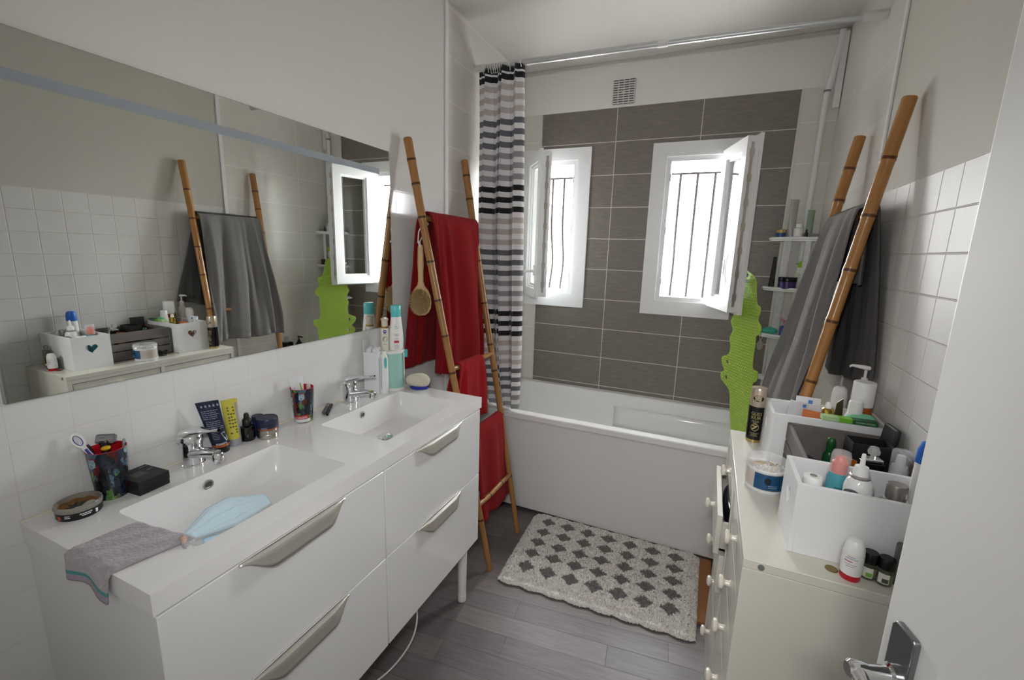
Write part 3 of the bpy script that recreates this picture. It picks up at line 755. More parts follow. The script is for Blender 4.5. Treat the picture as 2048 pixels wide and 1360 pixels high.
# cups with a busy colourful print
def cup_mat():
    m=bpy.data.materials.new('comic_print'); m.use_nodes=True; nt=m.node_tree; b=nt.nodes['Principled BSDF']; b.inputs['Roughness'].default_value=.18
    tc=nd(nt,'ShaderNodeTexCoord'); mp=nd(nt,'ShaderNodeMapping'); mp.inputs['Scale'].default_value=(1,1,.75); nt.links.new(tc.outputs['Object'],mp.inputs[0])
    n=nd(nt,'ShaderNodeTexNoise'); n.inputs['Scale'].default_value=45; nt.links.new(mp.outputs[0],n.inputs['Vector'])
    av=nd(nt,'ShaderNodeVectorMath',operation='SCALE'); av.inputs['Scale'].default_value=.022; nt.links.new(n.outputs['Color'],av.inputs[0])
    ad=nd(nt,'ShaderNodeVectorMath',operation='ADD'); nt.links.new(mp.outputs[0],ad.inputs[0]); nt.links.new(av.outputs[0],ad.inputs[1])
    vo=nd(nt,'ShaderNodeTexVoronoi'); vo.inputs['Scale'].default_value=62; nt.links.new(ad.outputs[0],vo.inputs['Vector'])
    cr=nd(nt,'ShaderNodeValToRGB'); cr.color_ramp.interpolation='CONSTANT'
    cols=[(0,'20283a'),(.2,'5e1d22'),(.31,'23282d'),(.45,'55803d'),(.55,'46657a'),(.66,'15171d'),(.78,'8e3530'),(.85,'86a3b0'),(.93,'c9c6c6')]
    e=cr.color_ramp.elements
    while len(e)<len(cols): e.new(.5)
    for q,(p,c) in zip(e,cols): q.position=p; q.color=lin(c)
    sp=nd(nt,'ShaderNodeSeparateColor'); nt.links.new(vo.outputs['Color'],sp.inputs[0]); nt.links.new(sp.outputs[0],cr.inputs['Fac'])
    v2=nd(nt,'ShaderNodeTexVoronoi'); v2.inputs['Scale'].default_value=190; nt.links.new(ad.outputs[0],v2.inputs['Vector'])
    s2=nd(nt,'ShaderNodeSeparateColor'); nt.links.new(v2.outputs['Color'],s2.inputs[0])
    mr=nd(nt,'ShaderNodeMapRange'); mr.inputs['To Min'].default_value=.45; mr.inputs['To Max'].default_value=1.3; nt.links.new(s2.outputs[0],mr.inputs['Value'])
    mu=nd(nt,'ShaderNodeVectorMath',operation='SCALE'); nt.links.new(cr.outputs['Color'],mu.inputs[0]); nt.links.new(mr.outputs[0],mu.inputs['Scale'])
    nt.links.new(mu.outputs[0],b.inputs['Base Color']); return m
cupm=cup_mat(); cupred=M('cup_red_inside','b51620',.3)
def cup(x,y,label,band):
    t=thing('tumbler',label,'cup',(x,y,ZC),rotz=1.3*x*100); t.scale=(.84,.84,1)
    mb=MB(); mb.lathe([(.0335,.0),(.0345,.001),(.0440,.117),(.0445,.1185)],48,cap=False); mb.lathe([(.001,.0006),(.034,.0006)],48,cap=False); P(t,'printed_shell',mb,cupm)
    mb=MB(); mb.lathe([(.0445,.1185),(.0438,.1195),(.0428,.1185),(.0330,.004),(.001,.0035)],48,cap=False); P(t,'red_lining',mb,cupred)
    if band:
        a=face_cam(x,y)-1.3*x*100-.1; R=.0345
        f=cyl_fn(R,a,.0,eps=.0007,taper=.0817)
        mb=MB(); mb.grid(lambda u,v:f((u-.5)*.056+.0,.002+.011*v+.002*u),14,2); P(t,'white_band',mb,M('cup_white_band','d6d6da',.3))
        mb=MB(); mb.grid(lambda u,v:f((u-.5)*.050-.004,.013+.013*v+.003*u),14,2); rb=P(t,'red_band',mb,M('cup_red_band','b31f26',.3))
        g=cyl_fn(R,a,.0,eps=.0011,taper=.0817)
        mb=MB(); mb.text('AVENGERS',.0098,lambda px_,py_:g(px_-.004,.0195+py_+.06*(px_)),sx=.86); P(rb,'lettering',mb,ink)
    return t
c1=cup(.027,.144,'colourful tumbler with red lining holding a toothbrush and razor',False)
c2=cup(.031,.684,'colourful tumbler with a red band at its foot, holding a toothpaste tube',True)
# toothbrush with ring handle, razor, pencil, in the near cup
t=thing('toothbrush','white and blue toothbrush with a ring-shaped handle end leaning in the near tumbler','toothbrush',(.034,.146,ZC+.01))
A=Vector((.040,.155,ZC+.012)); B=Vector((.000,.100,ZC+.163))
ax=(B-A).normalized(); sd=ax.cross(Vector((1,.3,0))).normalized(); sd=Vector((.25,.85,.45)); sd=(sd-ax*sd.dot(ax)).normalized(); nm=ax.cross(sd)
X=Matrix(((sd.x,ax.x,nm.x,A.x),(sd.y,ax.y,nm.y,A.y),(sd.z,ax.z,nm.z,A.z),(0,0,0,1)))
Lb=(B-A).length
def ell(cx,cy,a,b,n=28): return [(cx+a*math.cos(2*PI*k/n),cy+b*math.sin(2*PI*k/n)) for k in range(n)]
out=[(-.005,0),(.005,0),(.0055,Lb-.07),(.0042,Lb-.05)]+[(.0108*math.cos(q),Lb-.019+.0195*math.sin(q)) for q in [ -1.1+ (PI+2.2)*k/20 for k in range(21)]]+[(-.0042,Lb-.05),(-.0055,Lb-.07)]
mb=MB(); mb.holes(out,[ell(0,Lb-.019,.0068,.0135)],-.0025,.0025,X=X); mk('handle',mb,white_pl,t,bevel=.0012)
mb=MB(); mb.X=X; mb.tube([(p[0],p[1],.0) for p in ell(0,Lb-.019,.0068,.0135)]+[(.0068,Lb-.019,0)],.0016,8,cap=False); mb.box((-.0022,.03,-.0034),(.0026,Lb-.043,.0034)); mk('blue_grip',mb,M('blue_grip','2f4fa8',.4),t)
mb=MB(); mb.X=X; mb.box((-.005,-.006,-.004),(.005,.012,.010)); mk('brush_head',mb,white_pl,t)
t=thing('razor','grey cartridge razor with a yellow button standing in the near tumbler','razor',(.034,.146,ZC+.01))
X=Matrix.Translation((.022,.148,ZC+.138))@Matrix.Scale(.9,4)@Matrix.Rotation(math.radians(38),4,'Z')@Matrix.Rotation(math.radians(62),4,'X')
mb=MB(); mb.X=X; mb.box((-.0215,-.010,-.006),(.0215,.010,.003)); mb.box((-.0195,-.012,-.002),(.0195,.012,.002)); hd=mk('cartridge',mb,M('razor_grey','6a6c72',.4),t,bevel=.0025)
mb=MB(); mb.X=X
for k in range(4): mb.box((-.0185,-.006+.0035*k,.003),(.0185,-.0045+.0035*k,.0042))
mk('blade',mb,brushed,hd)
mb=MB(); mb.tube(smooth_path([(.020,.148,ZC+.132),(.024,.145,ZC+.118),(.029,.141,ZC+.09),(.031,.140,ZC+.02)],6),[.0115]*4+[.0095]*4+[.008]*11,14); mk('grip',mb,M('razor_black','191a1c',.35),t)
mb=MB(); mb.sphere((.0325,.1415,ZC+.1195),.0078,14,8,sc=(1,1.2,.7)); mk('button',mb,M('yellow_button','d9a915',.35),t)
mb=MB(); mb.tube([(.032,.154,ZC+.008),(.009,.121,ZC+.126)],[.0036,.0036],10,mi=0); mb.tube([(.009,.121,ZC+.126),(.0078,.1195,ZC+.131)],[.0036,.0026],10); solo('makeup_pencil','short dark pencil beside the toothbrush in the near tumbler','pencil',mb,M('dark_brown_pencil','2c2724',.35))
mb=MB(); mb.tube([(.035,.160,ZC+.010),(.033,.176,ZC+.120)],.0034,10); mb.tube([(.033,.176,ZC+.120),(.0325,.1775,ZC+.129)],[.004,.002],10); solo('interdental_brush','slim clear brush standing at the right rim of the near tumbler','brush',mb,M('clear_grey_plastic','a7a9ad',.2,trans=.4))
# black box
t=thing('gift_box','small square black box with white print beside the near tumbler','box',(.045,.197,ZC),rotz=math.radians(5)); t.scale=(1.12,1.1,1)
mb=MB(); mb.box((-.038,-.031,0),(.038,.031,.020)); P(t,'box_base',mb,black_mat,bevel=.001)
mb=MB(); mb.box((-.0386,-.0316,.0135),(.0386,.0316,.034)); P(t,'box_lid',mb,M('black_card','201f20',.5),bevel=.001)
mb=MB()
for k in range(5): mb.add([(-.012+.005*k,-.018,.0344),(-.0105+.005*k,-.018,.0344),(-.0105+.005*k,.006,.0344),(-.012+.005*k,.006,.0344)],[(0,1,2,3)])
mb.add([(-.030,.012,.0344),(-.027,.012,.0344),(-.027,.030,.0344),(-.030,.030,.0344)],[(0,1,2,3)]); mb.add([(-.008,.014,.0344),(-.005,.014,.0344),(-.005,.026,.0344),(-.008,.026,.0344)],[(0,1,2,3)])
P(t,'lid_print',mb,M('grey_print','8d8b88',.5))
# tubes: squeezed at the top, round at the cap
def tube_body(mb,z0,z1,r0,w,thk=.0022,n=32,k=10,lean=(0,0),rot=0):
    prof=[]
    vs=[];fs=[]
    for j in range(k+1):
        t=j/k; e=t**1.1
        a_=lerp(r0,w/2,e); b_=lerp(r0,thk,min(1,e*1.02)); z=lerp(z0,z1,t)
        for i in range(n):
            q=2*PI*i/n; x=a_*math.cos(q); y=b_*math.sin(q)
            vs.append((x*math.cos(rot)-y*math.sin(rot)+lean[0]*t,x*math.sin(rot)+y*math.cos(rot)+lean[1]*t,z))
    for j in range(k):
        for i in range(n): fs.append((j*n+i,j*n+(i+1)%n,(j+1)*n+(i+1)%n,(j+1)*n+i))
    fs.append(tuple(range(n))[::-1]); fs.append(tuple(k*n+i for i in range(n)))
    return mb.add(vs,fs)
def flat_fn(z0,z1,r0,w,thk,lean,rot):
    """point on the camera side of a squeezed tube: x across (m), z height"""
    def f(x,z,eps=.0008):
        t=max(0,min(1,(z-z0)/(z1-z0))); e=t**1.1
        a_=lerp(r0,w/2,e); b_=lerp(r0,thk,min(1,e*1.02))
        c=max(-.98,min(.98,x/a_)); y=-(b_*math.sqrt(1-c*c)+eps)
        return (x*math.cos(rot)-y*math.sin(rot)+lean[0]*t,x*math.sin(rot)+y*math.cos(rot)+lean[1]*t,z)
    return f
def flines(mb,f,x0,x1,z0,rows,step,h,rnd,mi=0):
    for k in range(rows):
        z=z0-k*step; x=x0; xe=x1-rnd.uniform(0,.25)*(x1-x0)
        while x<xe:
            xb=min(xe,x+rnd.uniform(.08,.3)*(x1-x0)); mb.add([f(x,z),f(xb,z),f(xb,z+h),f(x,z+h)],[(0,1,2,3)],mi); x=xb+.04*(x1-x0)
def squeeze_tube(name,label,x,y,z,rot,capr,caph,h,w,bodym,capm,lean=(0,0),band=None,extra=None,group=None):
    t=thing(name,label,'tube',(x,y,z),group=group)
    mb=MB(); mb.lathe([(capr*.97,0),(capr,.002),(capr,caph)],32); P(t,'cap',mb,capm,bevel=.001)
    mb=MB(); tube_body(mb,caph,h,capr*.98,w,lean=lean,rot=rot); P(t,'tube_body',mb,bodym)
    if band: 
        mb=MB(); mb.lathe([(capr*1.02,caph-.001),(capr*1.03,caph+.005)],32,cap=False); P(t,'colour_band',mb,band)
    if extra: extra(t,flat_fn(caph,h,capr*.98,w,.0022,lean,rot))
    return t
rc=math.radians
def ex_blue(t,f):
    r=random.Random(4); mb=MB(); flines(mb,f,-.020,.020,.107,5,.0048,.0014,r); flines(mb,f,-.017,.020,.080,5,.0045,.0013,r); flines(mb,f,-.012,.004,.053,5,.004,.0012,r)
    for k in range(5): mb.add([f(-.018+.009*k,.117),f(-.013+.009*k,.117),f(-.014+.009*k,.122),f(-.0165+.009*k,.1225)],[(0,1,2,3)])
    P(t,'small_print',mb,M('pale_blue_print','8e98ad',.5))
    mb=MB(); mb.text('Gillette',.0085,lambda a,b:f(-a+.002,.0235-b+.0),sx=1.0); P(t,'lettering',mb,ink)
    mb=MB(); mb.add([f(.008,.050),f(.016,.052),f(.020,.040),f(.013,.034)],[(0,1,2,3)]); mb.add([f(.013,.034),f(.020,.040),f(.019,.030),f(.0155,.028)],[(0,1,2,3)]); P(t,'label_square',mb,M('pale_patch','b9bcc0',.5))
t=squeeze_tube('cosmetic_tube','dark blue cosmetic tube with fine white print standing on its cap behind the near tap',.020,.405,ZC,rc(64),.0205,.017,.130,.052,M('navy_tube','1a2038',.3),M('black_cap','121214',.25),lean=(-.004,-.022),band=M('copper_band','b0623a',.3,metal=.5),extra=ex_blue)
t.scale=(1.05,1.05,1.2)
def ex_yel(t,f):
    r=random.Random(9); mb=MB()
    for k in range(3):
        for j in range(9):
            xx=-.010+.0065*k; zz=.034+.0085*j+r.uniform(0,.002)
            if r.random()<.75: mb.add([f(xx,zz),f(xx+.0045,zz),f(xx+.0045,zz+.004),f(xx,zz+.004)],[(0,1,2,3)])
    P(t,'small_print',mb,M('olive_print','5c5a2a',.5))
    mb=MB(); mb.grid(lambda u,v:f(lerp(.0105,.0165,u),lerp(.022,.115,v),.0006),3,16); P(t,'silver_stripe',mb,M('silver_foil','a9aab4',.35,metal=.4))
t=squeeze_tube('cosmetic_tube','yellow cosmetic tube with a silver edge, right of the dark blue tube',.012,.452,ZC,rc(70),.0175,.020,.125,.040,M('yellow_tube','c9c04a',.35),M('silver_cap','a6a8b0',.3,metal=.3),lean=(0,-.006),extra=ex_yel)
t.scale=(1.05,1.05,1.14)
t=thing('dropper_bottle','black glass dropper bottle beside the yellow tube','bottle',(.012,.494,ZC))
mb=MB(); mb.lathe([(.0195,0),(.0205,.002),(.0205,.034),(.018,.043),(.010,.047)],28); P(t,'bottle_body',mb,M('black_glass','08080a',.08,coat=.5))
mb=MB(); mb.lathe([(.0105,.046),(.0125,.047),(.0125,.064),(.0095,.068),(.0075,.070),(.0072,.080),(.005,.085)],24); P(t,'dropper_cap',mb,M('black_rubber','131315',.5))
t=thing('tin','round silver tin carrying a navy jar on the washbasin top','tin',(.044,.537,ZC)); t.scale=(1,1,1.1)
mb=MB(); mb.lathe([(.0285,0),(.0300,.0015),(.0300,.012),(.0295,.013),(.0302,.014),(.0302,.0245),(.0290,.026)],40); P(t,'tin_body',mb,M('satin_tin','b8b4aa',.25,metal=1,noise=(80,.05)))
t=thing('jar','navy screw jar with a copper ring standing on the silver tin','jar',(.044,.537,ZC+.0287)); t.scale=(1,1,1.12)
mb=MB(); mb.lathe([(.0285,0),(.0290,.004)],40); P(t,'copper_ring',mb,M('copper_band'))
mb=MB(); mb.lathe([(.0295,.004),(.0305,.006),(.0305,.012),(.0310,.0125),(.0310,.028),(.0295,.031),(.026,.0308),(.025,.0300)],40); P(t,'lid',mb,navy,bevel=.0008)
mb=MB(); ja=face_cam(.044,.537); lines(mb,.0305,ja-.3,.0075,2,.022,.003,.0013,rn); P(t,'small_print',mb,M('pale_blue_print'))
t=thing('jar','dark blue lid peeping out behind the navy jar','jar',(.006,.535,ZC))
mb=MB(); mb.lathe([(.0165,0),(.0165,.045),(.0155,.047)],28); P(t,'jar_base',mb,M('blue_jar','1c2a5e',.3))
mb=MB(); mb.lathe([(.0170,.045),(.0175,.047),(.0175,.060),(.016,.063)],28); P(t,'lid',mb,navy)
# toothpaste tube in the far cup
def ex_tp(t,f):
    mb=MB(); mb.grid(lambda u,v:f(lerp(.0085,.0125,u),lerp(.070,.128,v)),2,8); P(t,'green_bar',mb,M('lime_print','8bc21f',.4))
    mb=MB(); mb.add([f(.0 +.0055*math.cos(q),.093+.0065*math.sin(q)) for q in [2*PI*k/18 for k in range(18)]],[tuple(range(18))]); P(t,'leaf_emblem',mb,M('pale_green_print','a9d08a',.4))
    r=random.Random(3); mb=MB()
    for k in range(16): mb.add([f(-.0115,.078+.0024*k),f(-.0088,.078+.0024*k),f(-.0088,.0796+.0024*k),f(-.0115,.0796+.0024*k)],[(0,1,2,3)])
    P(t,'small_print',mb,M('rose_print','b98a8c',.5))
t=squeeze_tube('toothpaste_tube','white toothpaste tube with a lime bar standing in the far tumbler',.029,.684,ZC+.006,rc(62),.013,.018,.150,.046,M('white_tube','e2e4e8',.3),white_pl,lean=(-.012,-.012),extra=ex_tp)
mb=MB(); mb.tube([(.038,.690,ZC+.012),(.044,.702,ZC+.118)],.0032,8); mb.box((.039,.696,ZC+.105),(.050,.7035,ZC+.126)); solo('toothbrush','toothbrush with black bristle tufts in front of the toothpaste tube','toothbrush',mb,M('white_black_brush','d5d5d5',.4,noise=(300,.8)))
# pens lying beside the far tap
t=thing('eyeliner_pen','thick grey mascara tube lying beside the far tumbler','pen',(.015,.80,ZC))
a=Vector((.052,.752,ZC+.0075)); b=Vector((-.002,.826,ZC+.0075)); m_=a.lerp(b,.62)
mb=MB(); mb.tube([a,a.lerp(b,.03),m_],[.006,.0075,.0075],16); mk('barrel',mb,M('smoke_grey_plastic','5a5a5c',.3),t)
mb=MB(); mb.tube([m_,a.lerp(b,.97),b],[.0072,.0072,.006],16); mk('cap',mb,M('taupe_cap','8c867a',.35),t)
t=thing('eyeliner_pen','thin black eyeliner pen lying beside the grey mascara tube','pen',(.03,.80,ZC))
a=Vector((.070,.750,ZC+.0050)); b=Vector((.004,.835,ZC+.0050)); m_=a.lerp(b,.6)
mb=MB(); mb.tube([a,m_],[.0046,.0050],14); mk('barrel',mb,M('black_cap'),t)
mb=MB(); mb.tube([m_,b],[.0052,.0052],14); mk('cap',mb,M('black_cap'),t,bevel=.0006)
# white carton, electric toothbrush handle, canister with bottles on top
t=thing('carton','tall white open-topped carton behind the far tap','carton',(.026,1.050,ZC),rotz=rc(18)); t.scale=(1.42,1.42,1.48)
mb=MB(); mb.box((-.022,-.024,0),(.022,.024,.118)); P(t,'carton_body',mb,M('white_card','dfe0e4',.6),bevel=.0008)
mb=MB(); mb.box((-.022,-.024,.118),(-.021,.022,.152)); P(t,'flap',mb,M('white_card'))
mb=MB(); rq=random.Random(6)
for k in range(9): mb.sphere((rq.uniform(-.016,.017),rq.uniform(-.018,.018),.121),rq.uniform(.006,.010),9,6)
P(t,'cotton_contents',mb,M('cotton_white','dcdde0',.9))
t=thing('water_flosser_handle','slim white electric handle with a teal button in front of the white carton','electric toothbrush',(.066,1.062,ZC)); t.scale=(1.42,1.42,1.48)
mb=MB(); mb.lathe([(.0125,0),(.0132,.003),(.0122,.05),(.0118,.095),(.009,.108),(.006,.112),(.0055,.118)],28); P(t,'handle',mb,white_pl)
a0=face_cam(.066,1.062)
mb=MB(); f=cyl_fn(.0122,a0+.35,.088,eps=.0008); mb.add([f(.0045*math.cos(q),.016*math.sin(q)*(1)) for q in [2*PI*k/24 for k in range(24)]],[tuple(range(24))]); P(t,'button',mb,teal)
mb=MB(); patch(mb,.0124,a0-.65,.0014,.014,.100,n=2,eps=.0006); P(t,'seam_line',mb,M('teal_line','2e98a2',.4))
t=thing('canister','pale teal round canister with a white rim carrying two bottles','canister',(.058,1.128,ZC)); t.scale=(1.42,1.42,1.48)
mb=MB(); mb.lathe([(.0335,.006),(.0335,.110)],40,cap=False); mb.lathe([(.001,.110),(.0335,.110)],40,cap=False); P(t,'canister_body',mb,M('frosted_teal','9fcdc4',.35,noise=(4,.02)))
mb=MB(); mb.lathe([(.034,0),(.0345,.002),(.0342,.0075)],40); P(t,'base_rim',mb,white_pl)
mb=MB(); mb.lathe([(.0342,.108),(.0348,.109),(.0348,.114),(.033,.1155)],40); P(t,'rim',mb,white_pl)
mb=MB(); patch(mb,.0345,a0+1.15,.010,.004,.108,n=4,eps=.001); P(t,'side_strip',mb,M('clear_side_strip','d5dcd9',.2))
mb=MB(); mb.box((.020,.029,.088),(.028,.037,.112)); P(t,'clasp',mb,teal,bevel=.002)
zt=ZC+.1155*1.48
t=thing('shampoo_bottle','white bottle with a teal cap standing on the pale teal canister','bottle',(.072,1.138,zt)); t.scale=(1.42,1.42,1.48)
mb=MB(); mb.lathe([(.0200,0),(.0215,.002),(.0218,.03),(.0205,.050),(.0165,.088),(.0155,.0945)],36,sx=.85,sy=1.1); P(t,'bottle_body',mb,white_pl)
mb=MB(); mb.lathe([(.0155,.0945),(.0162,.096),(.0160,.124),(.0145,.127)],36,sx=.9,sy=1.05); P(t,'cap',mb,teal,bevel=.001)
a1=face_cam(.068,1.136)
mb=MB(); rq=random.Random(8); lines(mb,.0225,a1,.046,2,.020,.004,.0014,rq,taper=-.05); lines(mb,.0235,a1,.034,1,.016,.004,.0012,rq); lines(mb,.0235,a1,.015,3,.018,.004,.0011,rq); P(t,'small_print',mb,M('grey_print'))
mb=MB(); patch(mb,.0238,a1,.014,.0225,.029); P(t,'red_label',mb,M('rose_red_print','bf2f48',.4))
mb=MB(); g=cyl_fn(.0208,a1,.067,eps=.001,taper=-.09); mb.tube([g((.0012+.0013*q)*math.cos(q*1.7),(.0012+.0013*q)*math.sin(q*1.7)) for q in [k*.25 for k in range(16)]],.0005,5); P(t,'swirl_emblem',mb,M('teal_line'))
t=thing('cream_bottle','small ivory pump bottle with a gold collar left of the teal-capped bottle','bottle',(.040,1.103,zt)); t.scale=(1.35,1.35,1.6)
mb=MB(); mb.lathe([(.0120,0),(.0125,.002),(.0125,.057),(.011,.0585)],28); P(t,'bottle_body',mb,M('ivory_plastic','e2ded4',.3))
mb=MB(); mb.lathe([(.0112,.0585),(.0115,.060),(.0112,.063)],28); P(t,'gold_collar',mb,gold)
mb=MB(); mb.lathe([(.0095,.063),(.0098,.078),(.0118,.079),(.0118,.082),(.010,.084)],28); P(t,'cap',mb,M('pearl_cap','dcd3c4',.25,metal=.3))
a2=face_cam(.046,1.108)
f=cyl_fn(.0125,a2,.050,eps=.0005)
mb=MB(); mb.add([f(.0052*math.cos(q),.0050*math.sin(q)) for q in [2*PI*k/20 for k in range(20)]],[tuple(range(20))]); em=P(t,'round_emblem',mb,M('dark_blue_print','1f2c78',.4))
g=cyl_fn(.0125,a2,.050,eps=.0009); mb=MB(); mb.text('NIVEA',.0036,lambda a,b:g(a,b),sx=.95); P(em,'lettering',mb,ink)
f=cyl_fn(.0125,a2,.0305,eps=.0005); mb=MB(); mb.add([f(.0075*math.cos(q),.0075*math.sin(q)) for q in [2*PI*k/20 for k in range(20)]],[tuple(range(20))]); P(t,'gold_emblem',mb,M('dull_gold_print','a59c88',.35))
mb=MB(); rq=random.Random(2); lines(mb,.0125,a2,.0425,1,.014,.003,.0015,rq); lines(mb,.0125,a2,.016,1,.013,.003,.0015,rq); P(t,'small_print',mb,M('grey_print'))
# exfoliating mitt/sponge
t=thing('bath_sponge','cream scrubbing sponge on a blue base at the far end of the washbasin top','sponge',(.155,1.172,ZC),rotz=rc(28)); t.scale=(1.06,1.1,1.35)
mb=MB()
def fsp(u,v):
    a=2*PI*u; b=PI*v
    r=math.sin(b); x=.049*r*math.cos(a); y=.024*r*math.sin(a); z=.027-.023*math.cos(b)
    return (x*(1-.1*math.sin(a)),y,max(.006,z+.004*math.sin(2*a)*r))
mb.grid(fsp,40,20); P(t,'terry_pad',mb,M('cream_terry','d3ccb8',.95,noise=(200,.14),bump=(300,.9),sheen=.3))
mb=MB(); mb.lathe([(.020,0),(.028,.0015),(.030,.006),(.025,.010)],32,(.006,-.002,0),sx=1.25,sy=.78); P(t,'blue_base',mb,M('royal_blue_plastic','28309a',.35))
# face mask in the near basin
t=thing('face_mask','pale blue folded surgical mask lying in the near basin','face mask',(.25,.26,ZC-.09))
mp_=[(.262,.168,.892),(.232,.225,.902),(.222,.290,.898),(.262,.352,.884),(.300,.352,.852),(.290,.30,.846),(.300,.23,.852),(.285,.185,.862)]
def msk(u,v):
    # u along the long side, v from the upper to the lower edge
    top=interp([(0,.253,.160,.885),(.35,.222,.232,.902),(.6,.215,.285,.900),(1,.258,.352,.886)],u)
    bot=interp([(0,.272,.176,.872),(.5,.290,.262,.862),(1,.288,.352,.868)],u)
    x,y,z=[lerp(p,q,v) for p,q in zip(top,bot)]
    z+= .004*math.sin(v*PI)+.0016*(1 if int(v*6)%2 else -1)*math.sin(PI*u)
    return (x,y,z)
mb=MB(); mb.grid(msk,30,18); mk('mask_cloth',mb,M('surgical_blue','c6dde8',.8,sheen=.2,noise=(8,.03),bump=(250,.3)),t,solid=.0012)
mb=MB(); mb.grid(lambda u,v:tuple(Vector(msk(lerp(.05,.62,u),1))+Vector((.004+.020*v*(1-u*.6),-.004*v,-.004-.012*v))),16,4); mk('lower_fold',mb,M('surgical_pale','b9d8ea',.8),t,solid=.001)
mb=MB(); mb.tube([tuple(Vector(msk(u/24,.97))+Vector((0,0,.0018))) for u in range(25)],.0007,6); mk('white_seam',mb,M('elastic_white','dcdad8',.8),t)
mb=MB(); mb.tube(smooth_path([msk(0,.9),(.300,.150,.868),(.325,.135,.884),(.338,.128,.902),(.330,.128,.9),(.300,.150,.88),msk(0,.2)],6),.0011,6); mk('ear_loop',mb,M('elastic_white'),t)
# grey wash cloth over the near edge
def wc(u,v):
    # v: 0 inner corner side by the basin .. 1 hanging hem ; u across x
    x=lerp(lerp(.205,.178,v),lerp(.362,.322,v),u)
    L_=lerp(.105+.02*u,-.062+.012*math.sin(PI*u),v)
    y=L_; z=ZC+.0035+.0012*math.sin(17*u+9*v)*(1-v*.3)
    if y<-.003:
        d=-.003-y; y=-.0045-.003*math.sin(9*u)*min(1,d*30)-.002; z=ZC-.001-d+.002*math.sin(5*u)
    elif y<.004: z-= .002
    return (x,y,z)
mb=MB(); mb.grid(wc,36,44,lambda i,j:1 if 38<=j<=39 else (2 if j>39 else 0))
wcm=[M('grey_washcloth','a49da1',.95,sheen=.4,noise=(70,.22),bump=(170,1.0)),M('teal_stitch','4f9a98',.9,bump=(300,.5)),M('mauve_hem','a79aa8',.9,bump=(300,.5))]
t=thing('wash_cloth','grey wash cloth with a teal-stitched hem hanging over the near end of the washbasin top','cloth',(.26,.03,ZC))
mk('cloth',mb,wcm,t,solid=.003)
mb=MB(); mb.grid(lambda u,v:(lerp(.340,.392,u),lerp(.112,.100,u)+lerp(-.005,.005,v)+.002*math.sin(9*u),ZC+.003+.003*math.sin(5*u+2*v)-.012*max(0,u-.5)),12,3,lambda i,j:0 if i<5 else 1); mk('hanging_tab',mb,[M('peach_tab','c9a594',.9),M('grey_washcloth')],t,solid=.003)
# ------------------------------------------------------------------ DRESSER
ZD=.8984; DX=1.386; DY0,DY1=.615,1.406
dr=thing('dresser','cream chest of ten drawers with round knobs against the right wall','dresser',(1.575,1.01,0))
mb=MB(); mb.box((DX,DY0,ZD-.022),(W-.004,DY1,ZD)); mk('top_board',mb,cream,dr,bevel=.002)
mb=MB(); mb.box((DX,DY0,0),(W-.006,DY0+.018,ZD-.022)); mb.box((DX,DY1-.018,0),(W-.006,DY1,ZD-.022)); mb.box((DX,1.002,0),(W-.02,1.019,ZD-.022)); mb.box((W-.016,DY0+.0182,0),(W-.006,DY1-.0182,ZD-.0222)); mb.box((DX+.004,DY0+.0182,.0),(W-.0162,1.0018,.06)); mb.box((DX+.004,1.0192,.0),(W-.0162,DY1-.0182,.06)); mb.box((DX,DY0+.0182,ZD-.038),(DX+.03,1.0018,ZD-.0222)); mb.box((DX,1.0192,ZD-.038),(DX+.03,DY1-.0182,ZD-.0222)); mk('carcass',mb,cream,dr,bevel=.001)
mb=MB(); mb.X=Matrix.Translation((1.420,DY0,.887))@Matrix.Rotation(PI/2,4,'X'); mb.lathe([(.0065,-.001),(.0065,.0018),(.004,.0024)],16); mk('screw_cap',mb,M('grey_screw_cap','6d6f72',.4),dr)
rowsz=[(.760,.858),(.628,.757),(.495,.625),(.300,.492),(.065,.297)]
kn=[.821,.690,.557,.396,.19]
for ci,(ya,yb) in enumerate(((DY0+.020,1.0015),(1.0195,DY1-.020))):
    for ri,((za,zb_),kz) in enumerate(zip(rowsz,kn)):
        pull_=(.036,.018)[ri-1] if ci==1 and ri in (1,2) else 0
        xf=DX+.004-pull_
        mb=MB(); mb.box((xf,ya+.002,za),(xf+.016,yb-.002,zb_)); f_=mk('drawer',mb,cream,dr,bevel=.0018)
        mb=MB(); mb.box((xf+.016,ya+.008,za+.012),(xf+.34,ya+.018,zb_-.025)); mb.box((xf+.016,yb-.018,za+.012),(xf+.34,yb-.008,zb_-.025)); mb.box((xf+.016,ya+.008,za+.012),(xf+.34,yb-.008,za+.018)); mk('drawer_box',mb,M('drawer_box_grey','c9c6be',.6),f_,smooth=False)
        yk=.81 if ci==0 else 1.21
        mb=MB(); mb.X=Matrix.Translation((xf,yk,kz))@Matrix.Rotation(-PI/2,4,'Y'); mb.lathe([(.0105,0),(.0075,.003),(.0068,.012),(.010,.0155),(.0165,.0185),(.0185,.023),(.0165,.0275),(.009,.0305),(.0005,.031)],26); mk('knob',mb,cream_knob,f_)
mb=MB(); mb.tube(smooth_path([(1.412,1.05,.700),(1.410,1.12,.712),(1.408,1.20,.718),(1.408,1.28,.716),(1.412,1.34,.705)],6),[.016+.018*math.sin(PI*min(1,.12+k/24*.95)) for k in range(25)],18); mb.tube([(1.43,1.22,.705),(1.47,1.24,.67),(1.52,1.25,.650)],[.016,.015,.013],14)
solo('hair_dryer','glossy black hair dryer lying in the pulled-out dresser drawer','hair dryer',mb,M('gloss_black','101014',.12))
